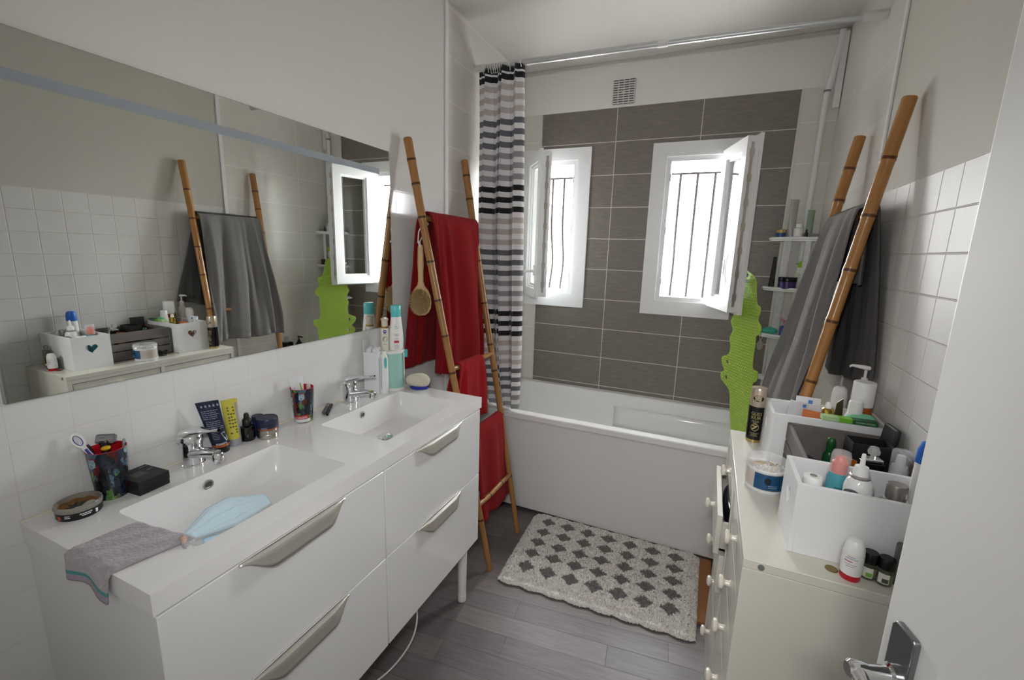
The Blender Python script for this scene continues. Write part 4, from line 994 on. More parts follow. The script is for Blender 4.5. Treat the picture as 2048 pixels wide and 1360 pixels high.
# --- white boxes with a heart cut into the short side
def heart(cx,cy,s):
    p=[]
    for k in range(32):
        t=2*PI*k/32; p.append((cx+s*16*math.sin(t)**3/17,cy+s*(13*math.cos(t)-5*math.cos(2*t)-2*math.cos(3*t)-math.cos(4*t))/17))
    return p
def heart_box(label,y0,y1,h,x0=1.474,x1=1.764):
    t=thing('storage_box',label,'box',((x0+x1)/2,(y0+y1)/2,ZD),group=None)
    th=.009; z0,z1=ZD,ZD+h; yc=(y0+y1)/2
    Xs=Matrix(((0,0,1,0),(1,0,0,0),(0,1,0,0),(0,0,0,1)))
    for xa in (x0,x1-th):
        mb=MB(); mb.holes([(y0,z0),(y1,z0),(y1,z1),(y0,z1)],[heart(yc,z0+h*.62,.027)],xa,xa+th,X=Xs); mk('end_panel',mb,offwhite,t,bevel=.0012)
    mb=MB(); mb.box((x0+th,y0,z0),(x1-th,y0+th,z1)); mk('side_panel',mb,offwhite,t,bevel=.0012)
    mb=MB(); mb.box((x0+th,y1-th,z0),(x1-th,y1,z1)); mk('side_panel',mb,offwhite,t,bevel=.0012)
    mb=MB(); mb.box((x0+th,y0+th,z0),(x1-th,y1-th,z0+.006)); mk('bottom_panel',mb,offwhite,t,smooth=False)
heart_box('white wooden box with a heart cut-out, nearest the door on the dresser top',.684,.838,.160)
heart_box('white wooden box with a heart cut-out, at the far end of the dresser top',1.146,1.314,.166)
# --- grey slatted crate
t=thing('crate','grey-washed slatted wooden crate between the two white boxes','crate',(1.64,.992,ZD))
cx0,cx1,cy0,cy1,ch=1.516,1.762,.850,1.136,.148
for x in (cx0,cx1-.009):
    for zz,hh in ((.004,.046),(.055,.036),(.098,.050)):
        mb=MB(); mb.box((x,cy0+.002,ZD+zz),(x+.009,cy1-.002,ZD+zz+hh)); mk('slat',mb,greywood,t,bevel=.001)
for y in (cy0,cy1-.009):
    mb=MB(); mb.box((cx0+.002,y,ZD+.004),(cx1-.002,y+.009,ZD+.148)); mk('end_panel',mb,greywood,t,bevel=.001)
for x in (cx0+.009,cx1-.024):
    for y in (cy0+.009,cy1-.024):
        mb=MB(); mb.box((x,y,ZD),(x+.015,y+.015,ZD+ch-.004)); mk('corner_post',mb,greywood,t,bevel=.001)
mb=MB(); mb.box((cx0+.009,cy0+.009,ZD+.004),(cx1-.009,cy1-.009,ZD+.010)); mk('crate_bottom',mb,greywood,t,smooth=False)
# --- generic turned bottles
def bottle(name,label,cat,x,y,z,parts,group=None,rotz=0,rx=0,ry=0):
    t=thing(name,label,cat,(x,y,z),rotz=rotz,group=group,rx=rx,ry=ry)
    for pn,prof,mat,*k in parts:
        mb=MB(); kw=k[0] if k else {}
        mb.lathe(prof,kw.get('n',32),sx=kw.get('sx',1),sy=kw.get('sy',1),cap=kw.get('cap',True)); P(t,pn,mb,mat)
    return t
champ=M('champagne_metal','c8b9a6',.28,metal=.6,noise=(30,.03))
# hairspray can
sx_,sy_=1.455,1.334; a=face_cam(sx_,sy_)
t=bottle('spray_can','black and champagne hair spray can at the far front corner of the dresser top','spray can',sx_,sy_,ZD,[
  ('can_base',[(.0235,0),(.0255,.002),(.0255,.010)],M('pale_gold_metal','c2ac6e',.25,metal=.9)),
  ('can_body',[(.0258,.010),(.0258,.122),(.0240,.131)],M('black_lacquer_can','0e0e10',.2)),
  ('cap',[(.0252,.128),(.0256,.134),(.0256,.186),(.0235,.192),(.0200,.1925)],champ)])
mb=MB(); g=cyl_fn(.0258,a,.0); mb.text('GLISS',.0165,lambda x,y:g(x,.1035+y),sx=.86); mb.text('KUR',.0165,lambda x,y:g(x,.0895+y),sx=.95); P(t,'lettering',mb,M('gold_print','c9b57a',.3,metal=.4))
mb=MB(); rq=random.Random(12); lines(mb,.0258,a,.0785,3,.026,.0032,.0014,rq); lines(mb,.0258,a,.034,4,.030,.0036,.0013,rq); P(t,'small_print',mb,M('pale_gold_print','a89b78',.4))
mb=MB(); f=cyl_fn(.0258,a,.056,eps=.0008)
mb.tube([f(.0115*math.cos(q),.0125*math.sin(q)) for q in [2*PI*k/28 for k in range(29)]],.0008,6,cap=False)
mb.add([f(-.007,.007),f(.007,.007),f(.008,.004),f(-.002,-.004),f(.008,-.008),f(-.008,-.008),f(-.007,-.004),f(.002,.003),f(-.007,.003)],[(0,1,2,3,7,8),(3,4,5,6,7)]); P(t,'round_emblem',mb,M('gold_print'))
mb=MB(); f=cyl_fn(.0256,a,.158,eps=.0006); mb.add([f(.0165*math.cos(q),.0105*math.sin(q)) for q in [2*PI*k/26 for k in range(26)]],[tuple(range(26))]); em=P(t,'black_emblem',mb,M('black_cap'))
mb=MB(); lines(mb,.0260,a,.160,2,.022,.0048,.0024,rq); P(t,'emblem_print',mb,M('gold_print'))
# cotton bud tub
tx_,ty_=1.455,.974; a=face_cam(tx_,ty_)
t=thing('cotton_bud_tub','round clear tub of cotton buds with a blue label on the dresser','tub',(tx_,ty_,ZD))
R=.051
mb=MB(); mb.lathe([(R*.97,.0),(R,.003),(R,.066),(R+.0015,.067),(R+.0015,.086),(R,.0875)],56,cap=False); mb.lathe([(R-.002,.0875),(R-.002,.004)],56,cap=False); P(t,'clear_tub',mb,clear_thin)
mb=MB(); mb.lathe([(.0005,.0005),(R*.96,.0005),(R*.96,.003),(.0005,.003)],40,cap=False); P(t,'tub_bottom',mb,clear_thin)
cot=M('cotton_bud_white','eeedea',.9,noise=(300,.05)); stick=M('bud_stick','c9ae84',.7)
mb=MB(); mb2=MB(); rq=random.Random(21)
for k in range(92):
    an=2*PI*k/92; rr_=R-.0065
    if abs(((an-a-2.25+PI)%(2*PI))-PI)<.95: continue
    x,y=rr_*math.cos(an),rr_*math.sin(an)
    mb.sphere((x,y,.0075),.0022,6,5,sc=(1,1,2.2)); mb.sphere((x,y,.062),.0022,6,5,sc=(1,1,2.2)); mb2.tube([(x,y,.010),(x,y,.058)],.0011,5)
for k in range(70):
    an=a+2.25+rq.uniform(-.9,.9); r2=R-.006-rq.uniform(0,.012); z=rq.uniform(.008,.045); dz=rq.uniform(-.012,.030)
    p0=(r2*math.cos(an-.3),r2*math.sin(an-.3),z); p1=(r2*math.cos(an+.35),r2*math.sin(an+.35),max(.006,min(.064,z+dz)))
    mb2.tube([p0,p1],.0011,5); mb.sphere(p0,.0023,6,5); mb.sphere(p1,.0023,6,5)
for k in range(60):
    an=rq.uniform(0,2*PI); r2=(R-.012)*math.sqrt(rq.random()); mb.sphere((r2*math.cos(an),r2*math.sin(an),.045+rq.uniform(-.004,.004)),.0024,6,5,sc=(1,1,1.6))
o=P(t,'bud_tips',mb,cot); o['kind']='stuff'
o=P(t,'bud_sticks',mb2,stick); o['kind']='stuff'
mb=MB(); patch(mb,R,a+.5,.100,.016,.060,n=18,eps=.0009); P(t,'blue_label',mb,M('deep_blue_label','1b4a70',.35,noise=(40,.35)))
mb=MB(); lines(mb,R+.0008,a+.42,.029,2,.024,.005,.0022,rq); lines(mb,R+.0008,a+.95,.036,3,.016,.005,.0016,rq); P(t,'label_print',mb,M('pale_blue_print'))
mb=MB(); f=cyl_fn(R,a+.16,.042,eps=.0015); mb.add([f(.008*math.cos(q),.010*math.sin(q)) for q in [2*PI*k/18 for k in range(18)]],[tuple(range(18))]); P(t,'dark_spot_label',mb,M('midnight_print','0c1a2c',.4))
# hair elastics
t=thing('hair_elastics','small tangle of black hair elastics beside the cotton bud tub','hair tie',(1.500,1.075,ZD)); 
mb=MB(); rq=random.Random(4)
for k in range(7):
    c=Vector((rq.uniform(-.018,.018),rq.uniform(-.024,.024),.005+.003*k)); r_=rq.uniform(.012,.018); q0=rq.uniform(0,6)
    mb.tube([(c.x+r_*math.cos(q),c.y+r_*math.sin(q),max(.003,c.z+.004*math.sin(2*q+q0))) for q in [2*PI*i/18 for i in range(19)]],.0026,6,cap=False)
P(t,'elastic_bands',mb,M('black_elastic','1c1b1e',.8))
# roll-on and vials at the near edge
x,y=1.578,.646; a=face_cam(x,y)
t=bottle('roll_on_deodorant','white roll-on with a red foot, in front of the nearer white box','deodorant',x,y,ZD,[
  ('red_foot',[(.0165,0),(.0172,.0015),(.0172,.0125)],M('bright_red_plastic','b81427',.35)),
  ('body',[(.0178,.0125),(.0183,.030),(.0180,.056)],white_pl),('cap',[(.0178,.0565),(.0172,.066),(.0145,.078),(.011,.083),(.006,.0845)],white_pl)],rotz=.0)
mb=MB(); rq=random.Random(31); lines(mb,.0184,a-.1,.052,2,.022,.004,.0018,rq); lines(mb,.0184,a-.1,.036,2,.020,.004,.0014,rq); P(t,'small_print',mb,M('lilac_print','9a92b0',.5))
mb=MB(); patch(mb,.0185,a-.35,.014,.0425,.0440,n=6,eps=.0007); P(t,'red_line',mb,M('bright_red_plastic'))
for k,(x,y,lab,lc) in enumerate(((1.611,.664,'small clear glass vial with black cap and green-white label beside the roll-on','6fae3c'),(1.635,.656,'small clear glass vial with black cap and pale label, nearest the door edge','c9c4a0'))):
    a=face_cam(x,y)
    t=thing('vial',lab,'vial',(x,y,ZD),group='black-capped vials at the dresser edge')
    mb=MB(); mb.lathe([(.0130,0),(.0142,.002),(.0142,.030),(.0115,.034)],28,cap=False); mb.lathe([(.0005,.0003),(.013,.0003)],28,cap=False); P(t,'glass_bottle',mb,glass)
    mb=MB(); mb.lathe([(.0125,.002),(.0125,.026)],24); P(t,'liquid',mb,M('clear_oil','e6ead0',.05,trans=.85,ior=1.3))
    mb=MB(); patch(mb,.0143,a,.018,.006,.027,n=8); P(t,'label_paper',mb,M('vial_label_%d'%k,'dcdcd0',.5))
    mb=MB(); patch(mb,.0144,a+.2,.010,.008,.017,n=5,eps=.0006); P(t,'label_mark',mb,M('vial_mark_%d'%k,lc if k==0 else '4a4a44',.5))
    mb=MB(); mb.lathe([(.0135,.034),(.0140,.035),(.0138,.053),(.0125,.0555)],28); P(t,'cap',mb,M('black_cap'))
t=thing('perfume_bottle','flat glass bottle of yellow-green liquid leaning on the nearer white box beside the vials','bottle',(1.668,.664,ZD))
mb=MB(); mb.box((-.020,-.010,0),(.020,.010,.088)); P(t,'glass_bottle',mb,M('smoke_glass','8a8b88',.08,trans=.6,ior=1.3),bevel=.006,seg=3)
mb=MB(); mb.box((-.0155,-.0108,.006),(.0155,.0108,.050)); P(t,'liquid',mb,M('yellow_green_liquid','9c8f1e',.2),bevel=.003)
mb=MB(); mb.lathe([(.006,.088),(.006,.094),(.009,.095),(.009,.108),(.007,.110)],20); P(t,'cap',mb,M('dark_chrome'))
mb=MB(); mb.lathe([(.0105,0),(.0115,.0005),(.0115,.0018),(.0105,.0023),(.009,.0020)],28,(1.550,.657,ZD)); solo('coin','small brass coin lying in front of the nearer white box','coin',mb,M('old_brass','8b7b4c',.35,metal=.8))
# ---- inside the nearer white box
zi=ZD+.006
bottle('deodorant','white bottle with a tall blue cap standing in the nearer white box','deodorant',1.724,.799,zi,[
  ('bottle_body',[(.024,0),(.026,.003),(.0265,.14),(.0255,.204)],white_pl,{'sx':1.0,'sy':.8}),('cap',[(.0262,.204),(.0265,.206),(.0255,.232),(.021,.248),(.012,.253)],M('strong_blue_plastic','2467c4',.35),{'sx':1,'sy':.8})])
t=bottle('spray_bottle','teal bottle with an orange pump under a clear cap in the nearer white box','bottle',1.572,.804,zi,[
  ('bottle_body',[(.018,0),(.021,.003),(.022,.09),(.0215,.134),(.0175,.147)],M('aqua_bottle','5fb6c4',.25,trans=.3)),
  ('orange_pump',[(.0150,.146),(.0155,.150),(.0155,.172),(.011,.176),(.008,.186)],M('orange_plastic','dc4a20',.3)),
  ('clear_cap',[(.0190,.148),(.0192,.188),(.0165,.197),(.010,.199)],clear_thin)])
mb=MB(); rq=random.Random(3); a=face_cam(1.572,.804); lines(mb,.0222,a+.2,.116,4,.022,.006,.003,rq); P(t,'small_print',mb,M('teal_dark_print','1d5a6c',.4))
bottle('spray_can','white aerosol with a metal collar and pointed nozzle in the nearer white box','spray can',1.592,.738,zi,[
  ('can_body',[(.024,0),(.0255,.003),(.0255,.150),(.022,.164),(.0165,.171)],white_gl),('metal_collar',[(.0172,.170),(.0185,.172),(.0185,.175),(.0165,.177)],brushed),
  ('nozzle',[(.0140,.176),(.0135,.186),(.0118,.196),(.005,.198),(.0038,.222),(.0028,.224)],white_pl)])
bottle('jar','small white jar with a grey dot on its lid in the nearer white box','jar',1.512,.742,zi,[
  ('jar_base',[(.0165,0),(.0175,.002),(.0175,.135)],white_pl),('lid',[(.0182,.135),(.0185,.137),(.0185,.151),(.0165,.154),(.0075,.154)],white_pl),('grey_dot',[(.007,.154),(.0068,.1552)],M('grey_clip'))])
bottle('jar','wide dark-lidded jar behind the long side of the nearer white box','jar',1.572,.706,zi,[('jar_base',[(.0125,0),(.0125,.128)],M('smoke_grey_plastic')),('lid',[(.0130,.128),(.0132,.130),(.0132,.147),(.012,.149)],M('charcoal_lid','2c2c30',.35))])
bottle('deodorant','grey bottle with a ribbed metallic cap in the nearer white box','bottle',1.655,.735,zi,[('bottle_body',[(.024,0),(.0255,.003),(.0255,.132),(.020,.140)],M('silver_grey_plastic','9b9a98',.3,metal=.3)),('cap',[(.0172,.140),(.0176,.142),(.0176,.170),(.0165,.172)],M('taupe_metal','8d8680',.35,metal=.6))])
bottle('perfume_bottle','clear round glass bottle with a silver shoulder beside the blue-capped bottle','bottle',1.712,.735,zi,[('glass_body',[(.021,0),(.023,.003),(.023,.12),(.018,.135),(.009,.142)],M('clear_cool_glass','dfe3ea',.05,trans=.8,ior=1.35)),('shoulder',[(.0185,.136),(.014,.148),(.008,.153),(.0075,.160)],chrome)])
# ---- inside the crate
zc_=ZD+.010
t=thing('perfume_bottle','square black perfume bottle with a crystal stopper in the grey crate','bottle',(1.674,.950,zc_),rotz=.15)
mb=MB(); mb.box((-.022,-.016,0),(.022,.016,.128)); P(t,'bottle_body',mb,M('gloss_black'),bevel=.002)
mb=MB(); mb.box((-.019,-.013,.128),(.019,.013,.138)); P(t,'silver_shoulder',mb,chrome,bevel=.003)
mb=MB(); mb.lathe([(.006,.138),(.006,.145),(.012,.148),(.014,.156),(.009,.166),(.003,.168)],8); P(t,'crystal_stopper',mb,M('crystal','f2f2f0',.02,trans=.7,ior=1.6))
t=thing('gift_box','black open-topped box standing behind the crystal-stoppered bottle in the crate','box',(1.688,1.035,zc_),rotz=.06)
mb=MB(); mb.box((-.045,-.032,0),(.045,-.030,.150)); mb.box((-.045,.030,0),(.045,.032,.150)); mb.box((-.045,-.032,0),(-.043,.032,.150)); mb.box((.043,-.032,0),(.045,.032,.150)); mb.box((-.045,-.032,0),(.045,.032,.003)); P(t,'box_walls',mb,black_mat,smooth=False)
bottle('pump_bottle','white pump bottle under a clear cap in the crate by the wall','bottle',1.735,.968,zc_,[('bottle_body',[(.0175,0),(.019,.002),(.019,.11),(.016,.124)],white_pl),('pump',[(.010,.124),(.010,.134),(.0085,.15)],white_pl),('clear_cap',[(.0200,.112),(.0196,.158),(.0175,.162),(.004,.163)],clear_thin)])
t=thing('cosmetic_case','black compact case leaning upright against the wall tiles in the crate','case',(1.738,1.095,zc_),rotz=.12,ry=rc(6))
mb=MB(); mb.box((-.012,-.034,0),(.000,.034,.182)); P(t,'case_body',mb,M('charcoal_case','2a292b',.5),bevel=.004,seg=3)
t=thing('card_sleeve','orange and black patterned card beside the black perfume bottle','card',(1.632,.955,zc_),rotz=.7)
mb=MB(); mb.box((-.001,-.016,0),(.001,.016,.125)); P(t,'card',mb,M('orange_black_print','b0641e',.45,noise=(60,.9)),smooth=False)
bottle('bottle','small dark green bottle in the crate','bottle',1.612,1.060,zc_,[('bottle_body',[(.014,0),(.015,.002),(.015,.085),(.010,.095)],M('bottle_green_glass','1a4a26',.15)),('cap',[(.0095,.095),(.0098,.112),(.011,.114),(.0095,.132),(.006,.136)],M('dark_green_cap','1c5227',.35))])
t=thing('hair_brush','dark purple hair brush lying in the crate','brush',(1.572,1.06,zc_),rotz=.2)
mb=MB(); mb.sphere((0,0,.052),.03,18,10,sc=(.75,1.5,.5)); mb.tube([(0,-.03,.05),(.005,-.14,.022)],[.009,.007],10); P(t,'brush_body',mb,M('dark_purple_plastic','2e2236',.3))
# ---- inside / on the far white box
zf=ZD+.006
bottle('bottle','amber bottle with a tall white cap in the far white box','bottle',1.717,1.252,zf,[('bottle_body',[(.026,0),(.0275,.003),(.0275,.19),(.024,.198)],M('amber_plastic','a5521c',.25)),('cap',[(.0282,.192),(.0286,.195),(.0286,.262),(.0270,.266)],white_pl)])
bottle('roll_on_deodorant','white round-shouldered roll-on bottle in the far white box','deodorant',1.692,1.208,zf,[('bottle_body',[(.020,0),(.0235,.003),(.0245,.12),(.0255,.158),(.020,.176)],M('blush_white_plastic','e2d8d6',.35)),('cap',[(.0185,.174),(.0182,.200),(.0172,.212),(.015,.215)],white_pl)])
bottle('dropper_bottle','small gold-collared bottle with a white push top in the far white box','bottle',1.628,1.216,zf,[('bottle_body',[(.0135,0),(.0145,.002),(.0145,.155)],M('olive_glass','8d8a3a',.15)),('gold_collar',[(.0155,.155),(.0158,.157),(.0158,.176),(.011,.180)],gold),('push_top',[(.0085,.180),(.0085,.190),(.0065,.196),(.003,.198)],white_pl)])
t=thing('cosmetic_tube','flat orange sachet tube standing in the far white box','tube',(1.602,1.262,zf),rotz=rc(-22))
mb=MB(); mb.box((-.028,-.002,0),(.028,.002,.150)); P(t,'tube_body',mb,M('orange_foil','cf7843',.35),bevel=.001)
mb=MB(); mb.box((-.028,-.0026,.138),(.028,.0026,.1505)); P(t,'crimp',mb,M('orange_foil'))
t=thing('sachet','dark olive sachet standing beside the white roll-on in the far white box','sachet',(1.668,1.256,zf),rotz=rc(12))
mb=MB(); mb.add([(-.018,-.003,0),(.018,-.003,0),(.018,.003,0),(-.018,.003,0),(-.012,-.001,.19),(.004,-.001,.205),(.004,.001,.205),(-.012,.001,.19)],[(0,3,2,1),(4,5,6,7),(0,1,5,4),(1,2,6,5),(2,3,7,6),(3,0,4,7)]); P(t,'sachet_body',mb,M('olive_black_foil','3b3d1e',.3,noise=(40,.7)),smooth=False)
t=thing('medicine_carton','long flat green carton lying across the rim of the far white box','carton',(1.668,1.160,ZD+.1665),rotz=rc(2))
mb=MB(); mb.box((-.066,-.013,0),(.066,.013,.013)); P(t,'carton_body',mb,M('dark_green_card','1f5a35',.5),bevel=.0008)
mb=MB(); mb.box((-.0665,-.0135,.0008),(-.026,.0135,.0134)); P(t,'pale_panel',mb,M('pale_green_card','a8c98c',.5))
mb=MB(); mb.box((-.026,-.0135,.0008),(.006,.0135,.0134)); P(t,'lime_panel',mb,M('lime_card','6fb52c',.5))
mb=MB(); mb.text('Chrono',.009,lambda x,y:(x-.048,-.0139,.0068+y)); mb.text('HYDRA-LEGERE',.0065,lambda x,y:(x+.037,-.0139,.0066+y)); P(t,'lettering',mb,M('cream_print','cfe0c4',.5))
t=thing('sponge_disc','mint green domed sponge lying behind the green carton','sponge',(1.706,1.200,ZD+.166),rotz=.2)
mb=MB(); mb.lathe([(.036,0),(.040,.002),(.037,.010),(.024,.018),(.001,.021)],32,sx=1.0,sy=.45); P(t,'dome',mb,M('mint_foam','7fcaa0',.7,bump=(200,.3)))
t=thing('tissue_packet','white packet with a blue square standing at the back of the far white box','packet',(1.592,1.296,zf),rotz=rc(-6),rx=rc(-6))
mb=MB(); mb.box((-.034,-.004,0),(.034,.004,.180)); P(t,'packet_body',mb,M('white_card'),bevel=.001)
mb=MB(); mb.box((.000,-.0048,.160),(.012,-.0038,.172)); P(t,'blue_square',mb,M('blue_square_print','3f86cf',.4))
t=thing('tissue_packet','tilted white packet with a blue corner left of the upright packet','packet',(1.535,1.288,zf),rotz=rc(18),ry=rc(12))
mb=MB(); mb.box((-.028,-.003,0),(.028,.003,.168)); P(t,'packet_body',mb,M('white_card'),bevel=.001)
mb=MB(); mb.box((.012,-.0038,.154),(.022,-.0028,.164)); P(t,'blue_square',mb,M('blue_square_print'))
t=bottle('pump_bottle','white pump bottle behind the far white box, against the tiles','bottle',1.738,1.340,ZD,[('bottle_body',[(.032,0),(.0345,.003),(.035,.19),(.032,.222),(.020,.236)],white_pl,{'sx':1,'sy':.85}),('pump_collar',[(.0195,.236),(.0195,.256),(.013,.260),(.0125,.266)],white_pl)])
t.scale=(.72,.72,1)
mb=MB(); mb.lathe([(.006,.262),(.006,.290)],14); mb.tube([(.016,-.001,.297),(0,0,.298),(-.030,.003,.300),(-.052,.005,.301),(-.060,.006,.296)],[.009,.011,.008,.006,.005],12,flat=.7); P(t,'pump_head',mb,white_pl)
bottle('bottle','white rounded bottle half hidden between the pump bottle and the dark towel','bottle',1.682,1.346,ZD,[('bottle_body',[(.020,0),(.022,.003),(.022,.20),(.0185,.220),(.010,.228)],M('soft_white_plastic','dad8d6',.4))])
# ------------------------------------------------------------------ CORNER SHELF
t=thing('corner_shelf','white tiered corner shelf with silvery side posts at the right end of the bathtub','shelf',(1.66,2.51,.62))
def shelf_outline():
    p=[(W-.004,D-.008),(1.541,D-.008),(1.541,2.555)]
    for k in range(14):
        q=k/13; an=PI+ (PI/2)*q
        p.append((1.745+.204*math.cos(an)*1.0,2.555+.11*math.sin(an)))
    p+=[(W-.004,2.445)]
    return p[::-1]
for z in (1.636,1.366,1.104,.858):
    mb=MB(); mb.prism(shelf_outline(),z-.012,z); 
    o=shelf_outline()
    mb.tube([(x,y,z+.002) for x,y in o[:-2]],.008,8)
    mk('shelf_tray',mb,white_pl,t)
silv=M('silvery_clear_strip','e0e4e6',.15,metal=.25,noise=(40,.25),bump=(60,.4))
for x,y,w_ in ((1.622,2.515,.019),(1.712,2.478,.013)):
    mb=MB(); mb.box((x-w_,y-.004,.628),(x+w_,y+.004,1.64)); mk('side_post',mb,silv,t,bevel=.0015)
mb=MB(); mb.box((W-.10,2.475,1.652),(W-.004,2.487,1.664)); mk('wall_strut',mb,M('grey_clip'),t)
sy2=2.50
bottle('jar','small blue jar with a gold lid on the top tier of the corner shelf','jar',1.585,2.520,1.638,[('jar_base',[(.021,0),(.024,.002),(.024,.030)],M('cobalt_jar','2a4f86',.3)),('lid',[(.0245,.030),(.025,.032),(.025,.046),(.023,.048)],M('satin_gold_lid','b3935a',.3,metal=.5))])
squeeze_tube('cosmetic_tube','tall clear tube standing on the top tier of the corner shelf',1.630,2.520,1.638,rc(30),.019,.016,.205,.050,M('frosted_clear_tube','cfd3d2',.25,trans=.45),M('clear_cap2','c6caca',.2,trans=.3))
bottle('bottle','squat white bottle on the top tier of the corner shelf','bottle',1.662,2.492,1.638,[('bottle_body',[(.022,0),(.024,.002),(.024,.052),(.015,.058)],M('milk_glass','dcdcd6',.3)),('cap',[(.0135,.058),(.0138,.074),(.012,.076)],white_pl)])
squeeze_tube('cosmetic_tube','pale green tube at the wall end of the top shelf tier',1.712,2.520,1.638,rc(30),.016,.014,.150,.044,M('sage_tube','9fb59a',.35,trans=.2),M('sage_cap','7e967c',.35))
bottle('bottle','tiny dark bottle at the front of the top shelf tier','bottle',1.694,2.466,1.638,[('bottle_body',[(.0075,0),(.008,.03),(.004,.034)],M('black_cap')),('cap',[(.0045,.034),(.0045,.046)],M('black_cap'))])
t=thing('hair_comb','black hair comb standing upright on the second shelf tier','comb',(1.572,2.515,1.368))
mb=MB(); mb.add([(-.015,-.006,0),(.015,-.006,0),(.015,.006,0),(-.015,.006,0),(-.006,-.003,.172),(.010,-.003,.172),(.010,.003,.172),(-.006,.003,.172)],[(0,3,2,1),(4,5,6,7),(0,1,5,4),(1,2,6,5),(2,3,7,6),(3,0,4,7)]); P(t,'comb_body',mb,M('black_cap'),bevel=.003)
bottle('jar','wide purple jar with a black lid on the second shelf tier','jar',1.645,2.495,1.368,[('jar_base',[(.040,0),(.043,.003),(.043,.040)],M('violet_jar','3f2e6b',.25)),('lid',[(.0445,.040),(.045,.042),(.045,.062),(.043,.065)],M('black_cap'))])
x,y=1.706,2.520; a=face_cam(x,y)
t=bottle('shampoo_bottle','white shampoo bottle with a round lime cap on the second shelf tier','bottle',x,y,1.368,[('bottle_body',[(.028,0),(.030,.003),(.032,.04),(.030,.085),(.022,.112),(.017,.118)],M('cream_white_plastic','e3e2d8',.35),{'sx':1,'sy':.7}),('cap',[(.019,.118),(.0205,.121),(.0205,.138),(.016,.148),(.008,.151)],M('lime_plastic','9ac42a',.35))])
f=lambda x_,y_:(.031*math.cos(a)*.9+.0+(-math.sin(a))*x_-.002, .0305*.75*math.sin(a)+math.cos(a)*x_-.003, y_)
mb=MB(); mb.text('Ultra',.0135,lambda p,q:f(p,.078+q),sx=.9); mb.text('DOUX',.0145,lambda p,q:f(p,.064+q),sx=.9); P(t,'lettering',mb,M('dark_green_print','24402a',.5))
bottle('jar','small maroon jar in front of the lime-capped shampoo','jar',1.722,2.462,1.368,[('jar_base',[(.015,0),(.016,.002),(.016,.040)],M('maroon_plastic','3c1320',.3)),('lid',[(.0165,.040),(.0165,.050),(.015,.052)],M('maroon_plastic'))])
t=thing('bath_puff','turquoise shower puff lying on the third shelf tier','puff',(1.598,2.515,1.106))
mb=MB()
for k in range(26):
    q=k*2.4; r_=.030*math.sqrt((k+.5)/26); mb.sphere((r_*math.cos(q),.8*r_*math.sin(q),.022+.010*math.cos(r_*60)),.014,8,6)
P(t,'puff_mesh',mb,M('turquoise_net','4fbfa8',.7,bump=(200,.8)))
mb=MB(); mb.tube(smooth_path([(-.02,0,.015),(-.035,-.005,.010),(-.055,-.008,.007),(-.040,-.012,.005)],5),.003,6); P(t,'puff_cord',mb,M('pale_turquoise','9fd4cb',.6))
t=thing('razor_holder','blue round holder with a pink razor in it on the third shelf tier','holder',(1.664,2.485,1.106))
mb=MB(); mb.lathe([(.020,0),(.024,.004),(.024,.050),(.021,.058),(.019,.056),(.019,.02)],28,cap=False); mb.lathe([(.001,.001),(.02,.001)],20,cap=False); P(t,'cup_body',mb,M('royal_blue_cup','2f45a6',.35))
t=thing('razor','pink razor standing in the blue holder on the third shelf tier','razor',(1.664,2.485,1.112))
mb=MB(); mb.tube([(.004,0,.004),(-.010,-.004,.082)],.0035,8); P(t,'grip',mb,M('pink_plastic','d07a92',.35))
mb=MB(); mb.X=Matrix.Translation((-.012,-.005,.086))@Matrix.Rotation(.5,4,'Y'); mb.box((-.020,-.004,-.004),(.020,.004,.004)); P(t,'razor_head',mb,M('pink_plastic'),bevel=.001)
t=thing('pumice_stone','grey oval pumice stone hanging by a loop under the third shelf tier','pumice stone',(1.552,2.458,1.020))
mb=MB(); mb.sphere((0,0,.028),.016,18,12,sc=(1,.6,1.75)); P(t,'stone',mb,M('pumice_grey','a9a49a',.9,noise=(120,.25),bump=(160,.8)))
mb=MB(); mb.tube(smooth_path([(0,0,.054),(-.006,.002,.075),(-.003,.02,.094),(.004,.02,.094),(.006,.002,.075),(0,0,.054)],5),.0015,6); P(t,'loop_cord',mb,M('white_cotton_cord'))
bottle('bottle','dark bottle with a white band on the lowest shelf tier','bottle',1.655,2.505,.860,[('bottle_body',[(.021,0),(.023,.003),(.023,.06)],M('brown_black_plastic','2b1d18',.3)),('white_band',[(.0232,.06),(.0232,.105)],white_pl),('cap',[(.0228,.105),(.0228,.150),(.021,.153)],M('brown_black_plastic'))])
bottle('bottle','pale bottle beside the dark one on the lowest shelf tier','bottle',1.705,2.50,.860,[('bottle_body',[(.020,0),(.0215,.003),(.0215,.09),(.012,.10)],M('soft_white_plastic')),('cap',[(.0125,.10),(.0125,.125)],white_pl)])
# bottles on the right end of the tub rim (seen in the mirror)
t=thing('bottle','squat black square bottle on the wall end of the tub rim, seen in the mirror','bottle',(1.712,2.05,.618))
mb=MB(); mb.box((-.030,-.036,0),(.030,.036,.165)); P(t,'bottle_body',mb,M('gloss_black'),bevel=.006,seg=3)
mb=MB(); mb.lathe([(.016,.165),(.016,.205),(.014,.207)],20); P(t,'cap',mb,M('clear_cap2'))
t=bottle('pump_bottle','slim black pump bottle on the tub rim behind the black square bottle','bottle',1.715,2.165,.618,[('bottle_body',[(.022,0),(.024,.003),(.024,.135),(.012,.15)],M('gloss_black')),('pump_collar',[(.011,.15),(.011,.165),(.004,.167),(.004,.185)],M('black_cap'))])
mb=MB(); mb.tube([(.008,0,.188),(-.035,0,.190),(-.042,0,.184)],[.007,.005,.004],10); P(t,'pump_head',mb,M('black_cap'))
